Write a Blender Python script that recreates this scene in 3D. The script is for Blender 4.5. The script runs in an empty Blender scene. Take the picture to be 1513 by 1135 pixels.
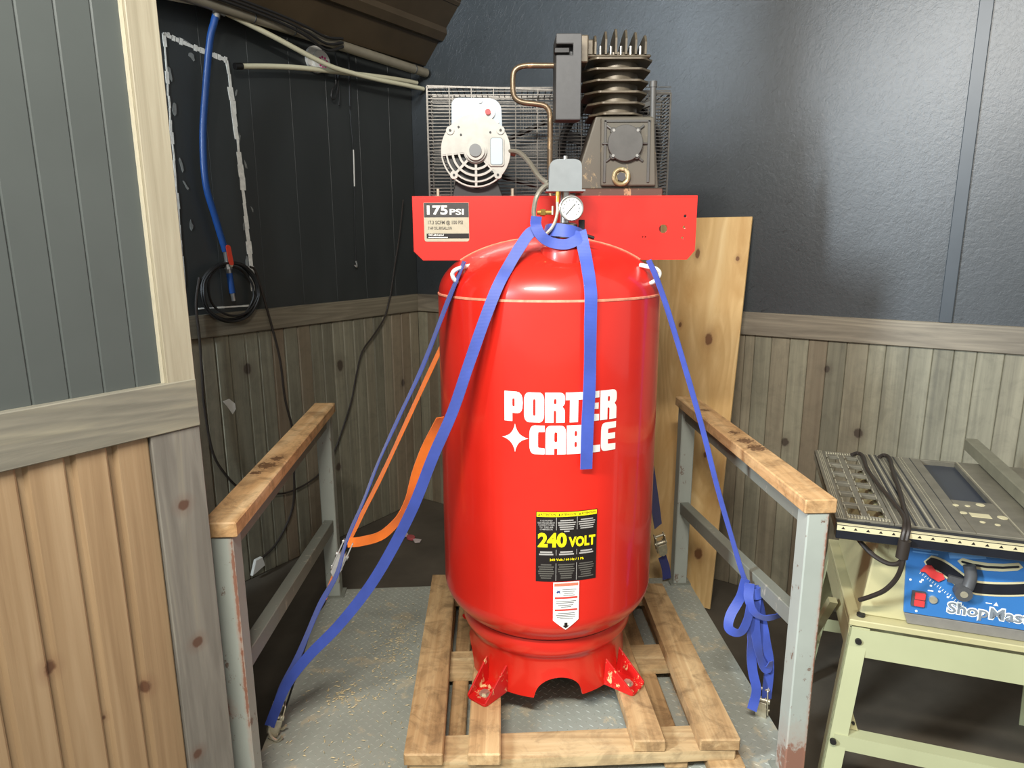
import bpy, bmesh, math, random
from math import sin, cos, pi, radians, sqrt
from mathutils import Vector, Matrix
from mathutils.geometry import tessellate_polygon

random.seed(7)
scene = bpy.context.scene
COL = scene.collection

# ------------------------------------------------------------------ camera
CAM_H = 1.34
cam_d = bpy.data.cameras.new('camera')
cam_d.sensor_width = 36.0
cam_d.lens = 36.0 * 1000.0 / 1513.0
cam_d.clip_start = 0.02
cam = bpy.data.objects.new('camera', cam_d)
COL.objects.link(cam)
cam.location = (0, 0, CAM_H)
cam.rotation_euler = (Matrix.Rotation(radians(78.0), 3, 'X') @ Matrix.Rotation(radians(-0.2), 3, 'Z')).to_euler()
scene.camera = cam

# ------------------------------------------------------------------ light, world, exposure
world = bpy.data.worlds.new('world')
scene.world = world
world.use_nodes = True
bg = world.node_tree.nodes['Background']
bg.inputs[0].default_value = (1.0, 0.985, 0.95, 1)
bg.inputs[1].default_value = 0.54


def area(name, loc, target, sx, sy, power, col):
    d = bpy.data.lights.new(name, 'AREA')
    d.shape = 'RECTANGLE'
    d.size, d.size_y, d.energy, d.color = sx, sy, power, col
    o = bpy.data.objects.new(name, d)
    COL.objects.link(o)
    o.location = loc
    v = Vector(target) - Vector(loc)
    o.rotation_euler = v.to_track_quat('-Z', 'Y').to_euler()
    return o


# the shop's ceiling tube behind the photographer, and the daylight from the doorway on the left
area('ceiling_tube_light', (-0.38, -0.33, 2.75), (0.1, 1.9, 0.6), 1.2, 0.13, 98, (1.0, 0.97, 0.91))
area('doorway_daylight', (-2.50, -0.36, 2.28), (1.2, 2.4, 1.3), 0.36, 0.7, 175, (0.76, 0.89, 1.0))
vs = scene.view_settings
vs.view_transform = 'Standard'
vs.look = 'None'
vs.gamma = 1.0
vs.use_curve_mapping = False
vs.exposure = 0.32

# ------------------------------------------------------------------ helpers
UP = Vector((0, 0, 1))


def V(*a):
    return Vector(a)


class MB:
    def __init__(self):
        self.v, self.f, self.m = [], [], []

    def add(self, verts, faces, m=0):
        o = len(self.v)
        self.v += [tuple(x) for x in verts]
        self.f += [tuple(i + o for i in f) for f in faces]
        self.m += [m] * len(faces)
        return self

    def box(self, x0, x1, y0, y1, z0, z1, fr=None, m=0):
        vs_ = [(x, y, z) for z in (z0, z1) for y in (y0, y1) for x in (x0, x1)]
        if fr:
            vs_ = [fr(*q) for q in vs_]
        return self.add(vs_, [(0, 2, 3, 1), (4, 5, 7, 6), (0, 1, 5, 4), (2, 6, 7, 3), (0, 4, 6, 2), (1, 3, 7, 5)], m)

    def bar(self, p, q, w, h, up=UP, m=0):
        p, q = Vector(p), Vector(q)
        t = (q - p).normalized()
        a = t.cross(Vector(up))
        if a.length < 1e-5:
            a = t.cross(V(1, 0, 0))
        a.normalize()
        b = a.cross(t).normalized()
        vs_ = []
        for c in (p, q):
            for s1, s2 in ((-1, -1), (1, -1), (1, 1), (-1, 1)):
                vs_.append(c + a * (s1 * w / 2) + b * (s2 * h / 2))
        return self.add(vs_, [(3, 2, 1, 0), (4, 5, 6, 7), (0, 1, 5, 4), (1, 2, 6, 5), (2, 3, 7, 6), (3, 0, 4, 7)], m)

    def tube(self, pts, r, seg=8, m=0, closed=False):
        pts = [Vector(p) for p in pts]
        n = len(pts)
        rr = r if isinstance(r, (list, tuple)) else [r] * n
        base = []
        prev = None
        for i, p in enumerate(pts):
            if closed:
                t = pts[(i + 1) % n] - pts[i - 1]
            else:
                t = pts[min(i + 1, n - 1)] - pts[max(i - 1, 0)]
            if t.length < 1e-9:
                t = V(0, 0, 1)
            t.normalize()
            if prev is None:
                a = t.orthogonal().normalized()
            else:
                a = prev - t * prev.dot(t)
                if a.length < 1e-6:
                    a = t.orthogonal()
                a.normalize()
            prev = a
            b = t.cross(a)
            base.append([p + (a * cos(2 * pi * k / seg) + b * sin(2 * pi * k / seg)) * rr[i] for k in range(seg)])
        vs_ = [q for ring in base for q in ring]
        fs = []
        for i in range(n if closed else n - 1):
            j = (i + 1) % n
            for k in range(seg):
                l = (k + 1) % seg
                fs.append((i * seg + k, i * seg + l, j * seg + l, j * seg + k))
        if not closed:
            fs.append(tuple(reversed(range(seg))))
            fs.append(tuple(range((n - 1) * seg, n * seg)))
        return self.add(vs_, fs, m)

    def cyl(self, p, q, r, seg=20, m=0, r2=None):
        return self.tube([p, q], [r, r if r2 is None else r2], seg, m)

    def lathe(self, prof, cx, cy, seg=96, m=0, caps=True):
        vs_, fs = [], []
        for r, z in prof:
            for k in range(seg):
                a = 2 * pi * k / seg
                vs_.append((cx + r * cos(a), cy + r * sin(a), z))
        for i in range(len(prof) - 1):
            for k in range(seg):
                l = (k + 1) % seg
                fs.append((i * seg + k, i * seg + l, (i + 1) * seg + l, (i + 1) * seg + k))
        if caps:
            fs.append(tuple(reversed(range(seg))))
            fs.append(tuple(range((len(prof) - 1) * seg, len(prof) * seg)))
        return self.add(vs_, fs, m)

    def prism(self, loops, fr, d0, d1, m=0):
        """loops: outer 2D loop plus holes; fr(a, b, d) -> world"""
        flat = [p for l in loops for p in l]
        tris = tessellate_polygon([[Vector((p[0], p[1], 0)) for p in l] for l in loops])
        n = len(flat)
        vs_ = [fr(p[0], p[1], d0) for p in flat] + [fr(p[0], p[1], d1) for p in flat]
        fs = [tuple(t) for t in tris] + [tuple(i + n for i in reversed(t)) for t in tris]
        o = 0
        for l in loops:
            k = len(l)
            for i in range(k):
                j = (i + 1) % k
                fs.append((o + i, o + j, o + j + n, o + i + n))
            o += k
        return self.add(vs_, fs, m)

    def build(self, name, mat, parent=None, smooth=False, bev=0, seg=1, norm=True, angle=40):
        me = bpy.data.meshes.new(name)
        me.from_pydata(self.v, [], self.f)
        mats = mat if isinstance(mat, (list, tuple)) else [mat]
        for q in mats:
            me.materials.append(q)
        if len(mats) > 1:
            me.polygons.foreach_set('material_index', self.m)
        if norm:
            b = bmesh.new()
            b.from_mesh(me)
            bmesh.ops.recalc_face_normals(b, faces=b.faces)
            b.to_mesh(me)
            b.free()
        if smooth:
            me.polygons.foreach_set('use_smooth', [True] * len(me.polygons))
            try:
                me.set_sharp_from_angle(angle=radians(angle))
            except Exception:
                pass
        me.update()
        o = bpy.data.objects.new(name, me)
        COL.objects.link(o)
        if bev:
            md = o.modifiers.new('bevel', 'BEVEL')
            md.width, md.segments, md.limit_method = bev, seg, 'ANGLE'
        if parent:
            attach(o, parent)
        return o


def islands(mb):
    par = list(range(len(mb.v)))

    def find(i):
        while par[i] != i:
            par[i] = par[par[i]]
            i = par[i]
        return i
    for f in mb.f:
        r = find(f[0])
        for i in f[1:]:
            par[find(i)] = r
    out = {}
    for f, m in zip(mb.f, mb.m):
        out.setdefault(find(f[0]), []).append((f, m))
    res = []
    for fs in out.values():
        q = MB()
        idx = {}
        for f, m in fs:
            g = []
            for i in f:
                if i not in idx:
                    idx[i] = len(q.v)
                    q.v.append(mb.v[i])
                g.append(idx[i])
            q.f.append(tuple(g))
            q.m.append(m)
        res.append(q)
    return res


def build_each(mb, name, mat, parent, **kw):
    return [q.build(name, mat, parent, **kw) for q in islands(mb)]


def attach(o, parent):
    o.parent = parent
    base = Vector((0, 0, 0))
    q = parent
    while q.parent:
        q = q.parent
    o.matrix_parent_inverse = Matrix.Identity(4) if parent.parent else Matrix.Translation(-q.location)


def tag(o, label, cat, group=None, kind=None):
    o['label'] = label
    if cat:
        o['category'] = cat
    if group:
        o['group'] = group
    if kind:
        o['kind'] = kind
    return o


def thing(name, loc, label, cat, group=None):
    o = bpy.data.objects.new(name, None)
    o.empty_display_size = 0.1
    COL.objects.link(o)
    o.location = loc
    return tag(o, label, cat, group)


def struct(o, label=None):
    o['kind'] = 'structure'
    if label:
        o['label'] = label
        o['category'] = o.name.split('_')[0].split('.')[0]
    return o


def smooth_path(pts, n=6):
    pts = [Vector(p) for p in pts]
    out = []
    P = [pts[0] * 2 - pts[1]] + pts + [pts[-1] * 2 - pts[-2]]
    for i in range(1, len(P) - 2):
        p0, p1, p2, p3 = P[i - 1:i + 3]
        for k in range(n):
            t = k / n
            out.append(0.5 * ((2 * p1) + (p2 - p0) * t + (2 * p0 - 5 * p1 + 4 * p2 - p3) * t * t + (3 * p1 - p0 - 3 * p2 + p3) * t ** 3))
    out.append(pts[-1].copy())
    return out


def ribbon(mb, pts, width, face, twist=0.0, thick=0.0022, n=6, m=0, wob=0.0):
    """webbing along pts; face: direction its flat side looks to; twist in degrees (value or (start, end))"""
    pp = smooth_path(pts, n)
    N = len(pp)
    vs_ = []
    for i, p in enumerate(pp):
        t = (pp[min(i + 1, N - 1)] - pp[max(i - 1, 0)]).normalized()
        f = i / (N - 1)
        if isinstance(twist, (list, tuple)):
            k = f * (len(twist) - 1)
            j = min(int(k), len(twist) - 2)
            tw = twist[j] + (twist[j + 1] - twist[j]) * (k - j)
        else:
            tw = twist
        tw += wob * sin(i * 0.9)
        w = t.cross(Vector(face)).normalized()
        w = Matrix.Rotation(radians(tw), 3, t) @ w
        nn = w.cross(t).normalized()
        for a, b in ((-1, -1), (1, -1), (1, 1), (-1, 1)):
            vs_.append(p + w * (a * width / 2) + nn * (b * thick / 2))
    fs = []
    for i in range(N - 1):
        for k in range(4):
            l = (k + 1) % 4
            fs.append((i * 4 + k, i * 4 + l, i * 4 + 4 + l, i * 4 + 4 + k))
    fs += [(3, 2, 1, 0), tuple(range(4 * N - 4, 4 * N))]
    mb.add(vs_, fs, m)
    return mb


def text2d(body, bold=0.0, res=3):
    """flat letters from the built-in font, scaled to the unit box"""
    c = bpy.data.curves.new('t', 'FONT')
    c.body = body
    c.offset = bold
    c.resolution_u = res
    c.fill_mode = 'BOTH'
    o = bpy.data.objects.new('t', c)
    COL.objects.link(o)
    dg = bpy.context.evaluated_depsgraph_get()
    me = bpy.data.meshes.new_from_object(o.evaluated_get(dg))
    vs_ = [(v.co.x, v.co.y) for v in me.vertices]
    fs = [tuple(p.vertices) for p in me.polygons]
    bpy.data.objects.remove(o)
    bpy.data.curves.remove(c)
    bpy.data.meshes.remove(me)
    x0, x1 = min(v[0] for v in vs_), max(v[0] for v in vs_)
    y0, y1 = min(v[1] for v in vs_), max(v[1] for v in vs_)
    return [((x - x0) / (x1 - x0), (y - y0) / (y1 - y0)) for x, y in vs_], fs


def put_text(mb, body, a0, a1, b0, b1, fr, d, bold=0.0, m=0, res=3):
    vs_, fs = text2d(body, bold, res)
    mb.add([fr(a0 + x * (a1 - a0), b0 + y * (b1 - b0), d) for x, y in vs_], fs, m)
    return mb


def rrect(x0, x1, y0, y1, r, n=5):
    out = []
    for cx, cy, a in ((x1 - r, y1 - r, 0), (x0 + r, y1 - r, 90), (x0 + r, y0 + r, 180), (x1 - r, y0 + r, 270)):
        for k in range(n + 1):
            t = radians(a + 90 * k / n)
            out.append((cx + r * cos(t), cy + r * sin(t)))
    return out


def circ(cx, cy, r, n=24):
    return [(cx + r * cos(2 * pi * k / n), cy + r * sin(2 * pi * k / n)) for k in range(n)]


def rpoly(pts, n=4):
    """polygon whose corners (x, y, r) are rounded"""
    out = []
    N = len(pts)
    for i, p in enumerate(pts):
        c = Vector(p[:2])
        r = p[2] if len(p) > 2 else 0
        if r <= 0:
            out.append(tuple(c))
            continue
        a = (Vector(pts[i - 1][:2]) - c)
        b = (Vector(pts[(i + 1) % N][:2]) - c)
        ra, rb = min(r, a.length * .5), min(r, b.length * .5)
        p0, p1 = c + a.normalized() * ra, c + b.normalized() * rb
        for k in range(n + 1):
            t = k / n
            out.append(tuple(p0 * (1 - t) ** 2 + c * 2 * t * (1 - t) + p1 * t * t))
    return out


# ------------------------------------------------------------------ materials
def sr(r, g, b):
    f = lambda c: (c / 255 / 12.92) if c / 255 <= 0.04045 else ((c / 255 + 0.055) / 1.055) ** 2.4
    return (f(r), f(g), f(b), 1)


class NT:
    def __init__(self, name):
        self.mat = bpy.data.materials.new(name)
        self.mat.use_nodes = True
        self.t = self.mat.node_tree
        self.b = self.t.nodes['Principled BSDF']

    def n(self, typ, **kw):
        nd = self.t.nodes.new(typ)
        for k, v in kw.items():
            if k.startswith('i_'):
                key = k[2:]
                key = int(key) if key.isdigit() else key.replace('_', ' ')
                nd.inputs[key].default_value = v
            else:
                setattr(nd, k, v)
        return nd

    def l(self, a, b):
        self.t.links.new(a, b)

    def coords(self, scale=(1, 1, 1), rot=(0, 0, 0), rand=False):
        tc = self.n('ShaderNodeTexCoord')
        mp = self.n('ShaderNodeMapping')
        mp.inputs['Scale'].default_value = scale
        m0 = self.n('ShaderNodeMapping')
        m0.inputs['Rotation'].default_value = rot
        if rand:
            oi = self.n('ShaderNodeObjectInfo')
            ml = self.n('ShaderNodeMath', operation='MULTIPLY')
            ml.inputs[1].default_value = 37.0
            self.l(oi.outputs['Random'], ml.inputs[0])
            cb = self.n('ShaderNodeCombineXYZ')
            for i in range(3):
                self.l(ml.outputs[0], cb.inputs[i])
            self.l(cb.outputs[0], mp.inputs['Location'])
        self.l(tc.outputs['Object'], m0.inputs['Vector'])
        self.l(m0.outputs[0], mp.inputs['Vector'])
        return mp.outputs[0]

    def noise(self, vec, scale, detail=4, rough=0.55, dist=0.0):
        nd = self.n('ShaderNodeTexNoise')
        nd.inputs['Scale'].default_value = scale
        nd.inputs['Detail'].default_value = detail
        nd.inputs['Roughness'].default_value = rough
        nd.inputs['Distortion'].default_value = dist
        self.l(vec, nd.inputs['Vector'])
        return nd.outputs['Fac']

    def ramp(self, fac, stops):
        nd = self.n('ShaderNodeValToRGB')
        cr = nd.color_ramp
        while len(cr.elements) < len(stops):
            cr.elements.new(0.5)
        for e, (p, c) in zip(cr.elements, stops):
            e.position = p
            e.color = c
        self.l(fac, nd.inputs[0])
        return nd.outputs[0]

    def mix(self, fac, a, b, typ='MIX'):
        nd = self.n('ShaderNodeMix', data_type='RGBA', blend_type=typ)
        for sock, v in ((nd.inputs[0], fac), (nd.inputs[6], a), (nd.inputs[7], b)):
            if isinstance(v, (int, float, tuple)):
                sock.default_value = v
            else:
                self.l(v, sock)
        return nd.outputs[2]

    def bump(self, h, strength=0.3, dist=0.004):
        nd = self.n('ShaderNodeBump')
        nd.inputs['Strength'].default_value = strength
        nd.inputs['Distance'].default_value = dist
        self.l(h, nd.inputs['Height'])
        self.l(nd.outputs[0], self.b.inputs['Normal'])

    def set(self, **kw):
        for k, v in kw.items():
            self.b.inputs[k.replace('_', ' ')].default_value = v
        return self


def plain(name, col, rough=0.5, metal=0.0, var=0.0, scale=40, coat=0.0, bumpy=0.0):
    m = NT(name)
    m.set(Base_Color=col, Roughness=rough, Metallic=metal)
    if coat:
        m.set(Coat_Weight=coat, Coat_Roughness=0.12)
    if var:
        f = m.noise(m.coords(), scale, 5, 0.6)
        dk = tuple(c * (1 - var) for c in col[:3]) + (1,)
        lt = tuple(min(1, c * (1 + var * .6)) for c in col[:3]) + (1,)
        m.l(m.ramp(f, [(0.3, dk), (0.7, lt)]), m.b.inputs['Base Color'])
        if bumpy:
            m.bump(f, bumpy, 0.002)
    return m.mat


def spots(m, c, pts, col, soft=1.6, namp=1.0, nscale=45):
    tc = m.n('ShaderNodeTexCoord')
    nz0 = m.noise(m.coords(), nscale, 5, 0.7)
    nzm = m.n('ShaderNodeMath', operation='MULTIPLY')
    nzm.inputs[1].default_value = namp
    m.l(nz0, nzm.inputs[0])
    nz = nzm.outputs[0]
    th = 0.85 + 0.5 * namp
    for (x, y, z, rx, rz) in pts:
        sub = m.n('ShaderNodeVectorMath', operation='SUBTRACT')
        sub.inputs[1].default_value = (x, y, z)
        m.l(tc.outputs['Object'], sub.inputs[0])
        sc = m.n('ShaderNodeVectorMath', operation='MULTIPLY')
        sc.inputs[1].default_value = (1 / rx, 1 / rx, 1 / rz)
        m.l(sub.outputs[0], sc.inputs[0])
        ln = m.n('ShaderNodeVectorMath', operation='LENGTH')
        m.l(sc.outputs[0], ln.inputs[0])
        ad = m.n('ShaderNodeMath', operation='ADD')
        m.l(ln.outputs['Value'], ad.inputs[0])
        m.l(nz, ad.inputs[1])
        mr = m.n('ShaderNodeMapRange')
        mr.inputs[1].default_value, mr.inputs[2].default_value = th, th + soft * .25
        mr.inputs[3].default_value, mr.inputs[4].default_value = 0.9, 0.0
        m.l(ad.outputs[0], mr.inputs[0])
        mh = m.n('ShaderNodeMapRange')
        mh.inputs[1].default_value, mh.inputs[2].default_value = th, th + 2.0
        mh.inputs[3].default_value, mh.inputs[4].default_value = 0.35, 0.0
        m.l(ad.outputs[0], mh.inputs[0])
        c = m.mix(mh.outputs[0], c, tuple(q * 1.6 for q in col[:3]) + (1,))
        c = m.mix(mr.outputs[0], c, col)
    return c


def wood(name, dark, mid, light, grain=(60, 60, 3), var=0.35, knots=True, rough=0.6, stain=0.0, bumpy=0.25, rot=(0, 0, 0), knotcol=None, tint=None, rings=0.0, ringscale=0.16, at=None, namp=1.0):
    m = NT(name)
    vec = m.coords(grain, rot, True)
    g = m.noise(vec, 1.0, 6, 0.65, 0.6)
    g2 = m.noise(vec, 0.28, 3, 0.5, 1.2)
    fac = m.n('ShaderNodeMath', operation='ADD')
    h = m.n('ShaderNodeMath', operation='MULTIPLY')
    h.inputs[1].default_value = 0.5
    m.l(g, h.inputs[0])
    h2 = m.n('ShaderNodeMath', operation='MULTIPLY')
    h2.inputs[1].default_value = 0.5
    m.l(g2, h2.inputs[0])
    m.l(h.outputs[0], fac.inputs[0])
    m.l(h2.outputs[0], fac.inputs[1])
    c = m.ramp(fac.outputs[0], [(0.32, dark), (0.5, mid), (0.68, light)])
    if rings:
        rn = m.noise(vec, ringscale, 2, 0.4, 0.3)
        rm = m.n('ShaderNodeMath', operation='MULTIPLY')
        rm.inputs[1].default_value = 26.0
        m.l(rn, rm.inputs[0])
        rp = m.n('ShaderNodeMath', operation='FRACT')
        m.l(rm.outputs[0], rp.inputs[0])
        rc = m.ramp(rp.outputs[0], [(0.0, (0, 0, 0, 1)), (0.75, (rings, rings, rings, 1)), (1.0, (0, 0, 0, 1))])
        c = m.mix(rc, c, dark)
    # each board its own shade
    oi = m.n('ShaderNodeObjectInfo')
    mr = m.n('ShaderNodeMapRange')
    mr.inputs[3].default_value = 1 - var
    mr.inputs[4].default_value = 1 + var * 0.6
    m.l(oi.outputs['Random'], mr.inputs[0])
    hs = m.n('ShaderNodeHueSaturation')
    m.l(mr.outputs[0], hs.inputs['Value'])
    m.l(c, hs.inputs['Color'])
    c = hs.outputs[0]
    if tint:
        wn = m.n('ShaderNodeMath', operation='MULTIPLY')
        wn.inputs[1].default_value = 13.7
        m.l(oi.outputs['Random'], wn.inputs[0])
        fr_ = m.n('ShaderNodeMath', operation='FRACT')
        m.l(wn.outputs[0], fr_.inputs[0])
        mr2 = m.n('ShaderNodeMapRange')
        mr2.inputs[1].default_value = 0.45
        mr2.inputs[2].default_value = 1.0
        mr2.inputs[4].default_value = 0.6
        m.l(fr_.outputs[0], mr2.inputs[0])
        c = m.mix(mr2.outputs[0], c, tint, 'MIX')
    if knots:
        vo = m.n('ShaderNodeTexVoronoi', feature='F1')
        vo.inputs['Scale'].default_value = 1.0
        kv = m.coords((grain[0] * 0.11 if grain[0] > 10 else grain[0] * .9, grain[1] * 0.11 if grain[1] > 10 else grain[1] * .9, 3.4 if grain[2] < 10 else grain[2] * .11), rot, True)
        m.l(kv, vo.inputs['Vector'])
        k = m.ramp(vo.outputs['Distance'], [(0.05, (1, 1, 1, 1)), (0.12, (0, 0, 0, 1))])
        c = m.mix(k, c, knotcol or tuple(x * .35 for x in dark[:3]) + (1,))
    if at:
        c = spots(m, c, at, knotcol, 1.6, namp, 45 if namp < 2 else 90)
    if stain:
        s = m.noise(m.coords((1, 1, 1), (0, 0, 0), True), 14, 5, 0.7, 0.8)
        sc = m.ramp(s, [(0.46, (0, 0, 0, 1)), (0.66, (stain, stain, stain, 1))])
        c = m.mix(sc, c, tuple(x * .35 for x in dark[:3]) + (1,))
    m.l(c, m.b.inputs['Base Color'])
    m.set(Roughness=rough)
    m.bump(g, bumpy, 0.002)
    return m.mat


WALL_AZ = radians(34.4)
WROT = (0, 0, WALL_AZ)

# dark semi-gloss wall paint, with rolled-on texture
def wall_paint():
    m = NT('charcoal_panel_paint')
    f = m.noise(m.coords(), 220, 3, 0.5)
    f2 = m.noise(m.coords((3, 3, 1)), 2.2, 3, 0.5)
    m.l(m.ramp(f2, [(0.3, sr(45, 48, 47)), (0.7, sr(52, 55, 54))]), m.b.inputs['Base Color'])
    m.set(Roughness=0.45)
    m.bump(f, 0.12, 0.001)
    return m.mat


def osb_paint():
    m = NT('charcoal_painted_strand_board')
    tc = m.coords((1, 1, 1), (0, 0, WALL_AZ))
    mp0 = m.n('ShaderNodeMapping')
    mp0.inputs['Rotation'].default_value = (0, radians(38), 0)
    m.l(tc, mp0.inputs['Vector'])
    mp = m.n('ShaderNodeMapping')
    mp.inputs['Scale'].default_value = (30, 30, 130)
    m.l(mp0.outputs[0], mp.inputs['Vector'])
    vo = m.n('ShaderNodeTexVoronoi', feature='F1')
    vo.inputs['Scale'].default_value = 1.0
    m.l(mp.outputs[0], vo.inputs['Vector'])
    sc = m.n('ShaderNodeSeparateColor')
    m.l(vo.outputs['Color'], sc.inputs[0])
    hi = m.ramp(sc.outputs[0], [(0.88, (0, 0, 0, 1)), (0.94, (1, 1, 1, 1))])
    mq0 = m.n('ShaderNodeMapping')
    mq0.inputs['Rotation'].default_value = (0, radians(72), 0)
    m.l(tc, mq0.inputs['Vector'])
    mq = m.n('ShaderNodeMapping')
    mq.inputs['Scale'].default_value = (36, 36, 150)
    m.l(mq0.outputs[0], mq.inputs['Vector'])
    v2 = m.n('ShaderNodeTexVoronoi', feature='F1')
    v2.inputs['Scale'].default_value = 1.0
    m.l(mq.outputs[0], v2.inputs['Vector'])
    sc2 = m.n('ShaderNodeSeparateColor')
    m.l(v2.outputs['Color'], sc2.inputs[0])
    hi2 = m.ramp(sc2.outputs[1], [(0.90, (0, 0, 0, 1)), (0.95, (1, 1, 1, 1))])
    hm = m.n('ShaderNodeMath', operation='MAXIMUM')
    m.l(hi, hm.inputs[0])
    m.l(hi2, hm.inputs[1])
    hi = hm.outputs[0]
    n1 = m.noise(m.coords(), 70, 4, 0.65, 0.5)
    n2 = m.noise(m.coords(), 5, 4, 0.6)
    h = m.n('ShaderNodeMath', operation='MULTIPLY_ADD')
    m.l(hi, h.inputs[0])
    h.inputs[1].default_value = 0.55
    nm = m.n('ShaderNodeMath', operation='MULTIPLY')
    nm.inputs[1].default_value = 0.45
    m.l(n1, nm.inputs[0])
    m.l(nm.outputs[0], h.inputs[2])
    fl = m.ramp(m.noise(mp.outputs[0], 0.7, 6, 0.75, 0.6), [(0.345, (1, 1, 1, 1)), (0.385, (0, 0, 0, 1))])
    c = m.ramp(n2, [(0.3, sr(50, 54, 56)), (0.7, sr(57, 61, 64))])
    c = m.mix(fl, c, sr(34, 37, 39))
    m.l(c, m.b.inputs['Base Color'])
    m.set(Roughness=0.4, Specular_IOR_Level=0.7)
    m.bump(h.outputs[0], 0.4, 0.004)
    return m.mat


M = {}
M['wall'] = wall_paint()
M['osb'] = osb_paint()
M['partition'] = plain('grey_partition_paint', sr(75, 80, 77), 0.42, var=0.06, scale=6)
M['batten'] = plain('painted_batten', sr(64, 70, 75), 0.4, var=0.1, scale=12)
M['backing'] = plain('dark_backing', sr(38, 36, 33), 0.8)
M['plank'] = wood('weathered_grey_plank', sr(106, 102, 87), sr(132, 127, 107), sr(152, 146, 124), (55, 55, 2.2), 0.24, False, 0.55, tint=sr(122, 100, 78), stain=0.2, knotcol=sr(66, 54, 44), at=[(1.121, 2.669, .526, .014, .018), (1.338, 2.52, .605, .014, .018), (1.23, 2.595, .845, .010, .014), (-.856, 3.312, .734, .018, .026), (-1.149, 2.885, .798, .018, .022), (-.883, 3.273, .217, .016, .02), (-.607, 3.676, .567, .012, .02)])
M['cap'] = wood('weathered_cap_board', sr(96, 88, 76), sr(140, 130, 112), sr(166, 154, 132), (2.6, 60, 34), 0.08, True, 0.55, rings=0.5, rot=(0, 0, WALL_AZ), knotcol=sr(96, 88, 78))
M['capL'] = wood('weathered_cap_board_side', sr(90, 83, 70), sr(126, 117, 98), sr(150, 140, 118), (60, 2.6, 34), 0.08, False, 0.55, rings=0.5, rot=(0, 0, WALL_AZ))
M['chair'] = wood('grey_stained_chair_rail', sr(98, 96, 86), sr(126, 122, 108), sr(152, 146, 124), (40, 3.0, 40), 0.05, False, 0.5, rings=0.5, rot=(0, 0, WALL_AZ))
M['stile'] = wood('grey_stained_stile', sr(98, 94, 86), sr(128, 124, 114), sr(150, 144, 124), (40, 40, 2.5), 0.05, False, 0.5, rings=0.35, knotcol=sr(88, 62, 48), at=[(-.643, 1.246, .835, .010, .010), (-.645, 1.244, .539, .010, .010), (-.659, 1.223, .293, .009, .009)])
M['cedar'] = wood('clear_cedar_plank', sr(136, 110, 80), sr(156, 130, 97), sr(172, 147, 114), (60, 60, 1.6), 0.06, False, 0.5, knotcol=sr(92, 62, 44), at=[(-.8, 1.039, .621, .010, .012), (-.714, 1.164, .494, .010, .012), (-.758, 1.1, .476, .004, .006)])
M['whitewash'] = wood('pale_trim_board', sr(134, 126, 104), sr(158, 150, 128), sr(178, 172, 150), (60, 60, 2.2), 0.05, False, 0.5)
M['pallet'] = wood('pallet_board', sr(144, 110, 72), sr(184, 148, 102), sr(212, 180, 132), (45, 2.2, 45), 0.16, True, 0.7, stain=0.55, knotcol=sr(96, 62, 38))
M['palletx'] = wood('pallet_cross_board', sr(148, 118, 80), sr(188, 158, 114), sr(212, 188, 144), (2.2, 45, 45), 0.14, True, 0.7, stain=0.4, knotcol=sr(96, 62, 38))
M['railcap'] = wood('rail_cap_lumber', sr(186, 140, 90), sr(216, 174, 122), sr(234, 202, 154), (40, 2.4, 40), 0.05, False, 0.6, stain=0.6, knotcol=sr(96, 66, 42), at=[(-.655, 1.72, .757, .022, .03), (-.648, 1.78, .757, .016, .03), (-.662, 1.66, .757, .012, .03), (.692, 1.93, .757, .022, .03), (.700, 1.86, .757, .024, .03), (.686, 2.02, .757, .014, .03), (.676, 2.30, .757, .012, .03)], namp=5.0)
M['ply'] = wood('pine_plywood', sr(204, 160, 98), sr(232, 196, 136), sr(240, 212, 158), (14, 14, 1.6), 0.02, False, 0.55, rings=0.55, ringscale=0.22, knotcol=sr(118, 76, 46), rot=(0, 0, WALL_AZ), bumpy=0.1, at=[(.807, 2.753, .941, .014, .024), (.768, 2.843, 1.283, .009, .018), (.903, 2.747, 1.265, .007, .009), (.775, 2.613, .059, .015, .022), (.797, 2.673, .47, .007, .012), (.88, 2.611, .439, .012, .022), (.707, 2.831, .99, .006, .01), (.853, 2.603, .296, .008, .014)])
M['ply_edge'] = plain('plywood_edge', sr(190, 152, 100), 0.7, var=0.2, scale=120)
M['ceil'] = plain('brown_metal_roof', sr(70, 58, 42), 0.38, 0.0, var=0.2, scale=5)
M['floor'] = plain('dark_concrete_floor', sr(84, 76, 64), 0.75, var=0.25, scale=5, bumpy=0.2)


def red_paint():
    m = NT('red_tank_paint')
    n = m.noise(m.coords(), 3.0, 4, 0.6)
    c = m.ramp(n, [(0.3, sr(208, 34, 22)), (0.7, sr(220, 41, 27))])
    d = m.noise(m.coords(), 26, 6, 0.75, 0.5)
    w = m.ramp(d, [(0.725, (0, 0, 0, 1)), (0.77, (0.55, 0.55, 0.55, 1))])
    c = m.mix(w, c, sr(226, 150, 130))
    m.l(c, m.b.inputs['Base Color'])
    m.set(Roughness=0.34, Coat_Weight=0.55, Coat_Roughness=0.09)
    m.bump(m.noise(m.coords(), 60, 3, 0.5), 0.05, 0.001)
    return m.mat


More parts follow.
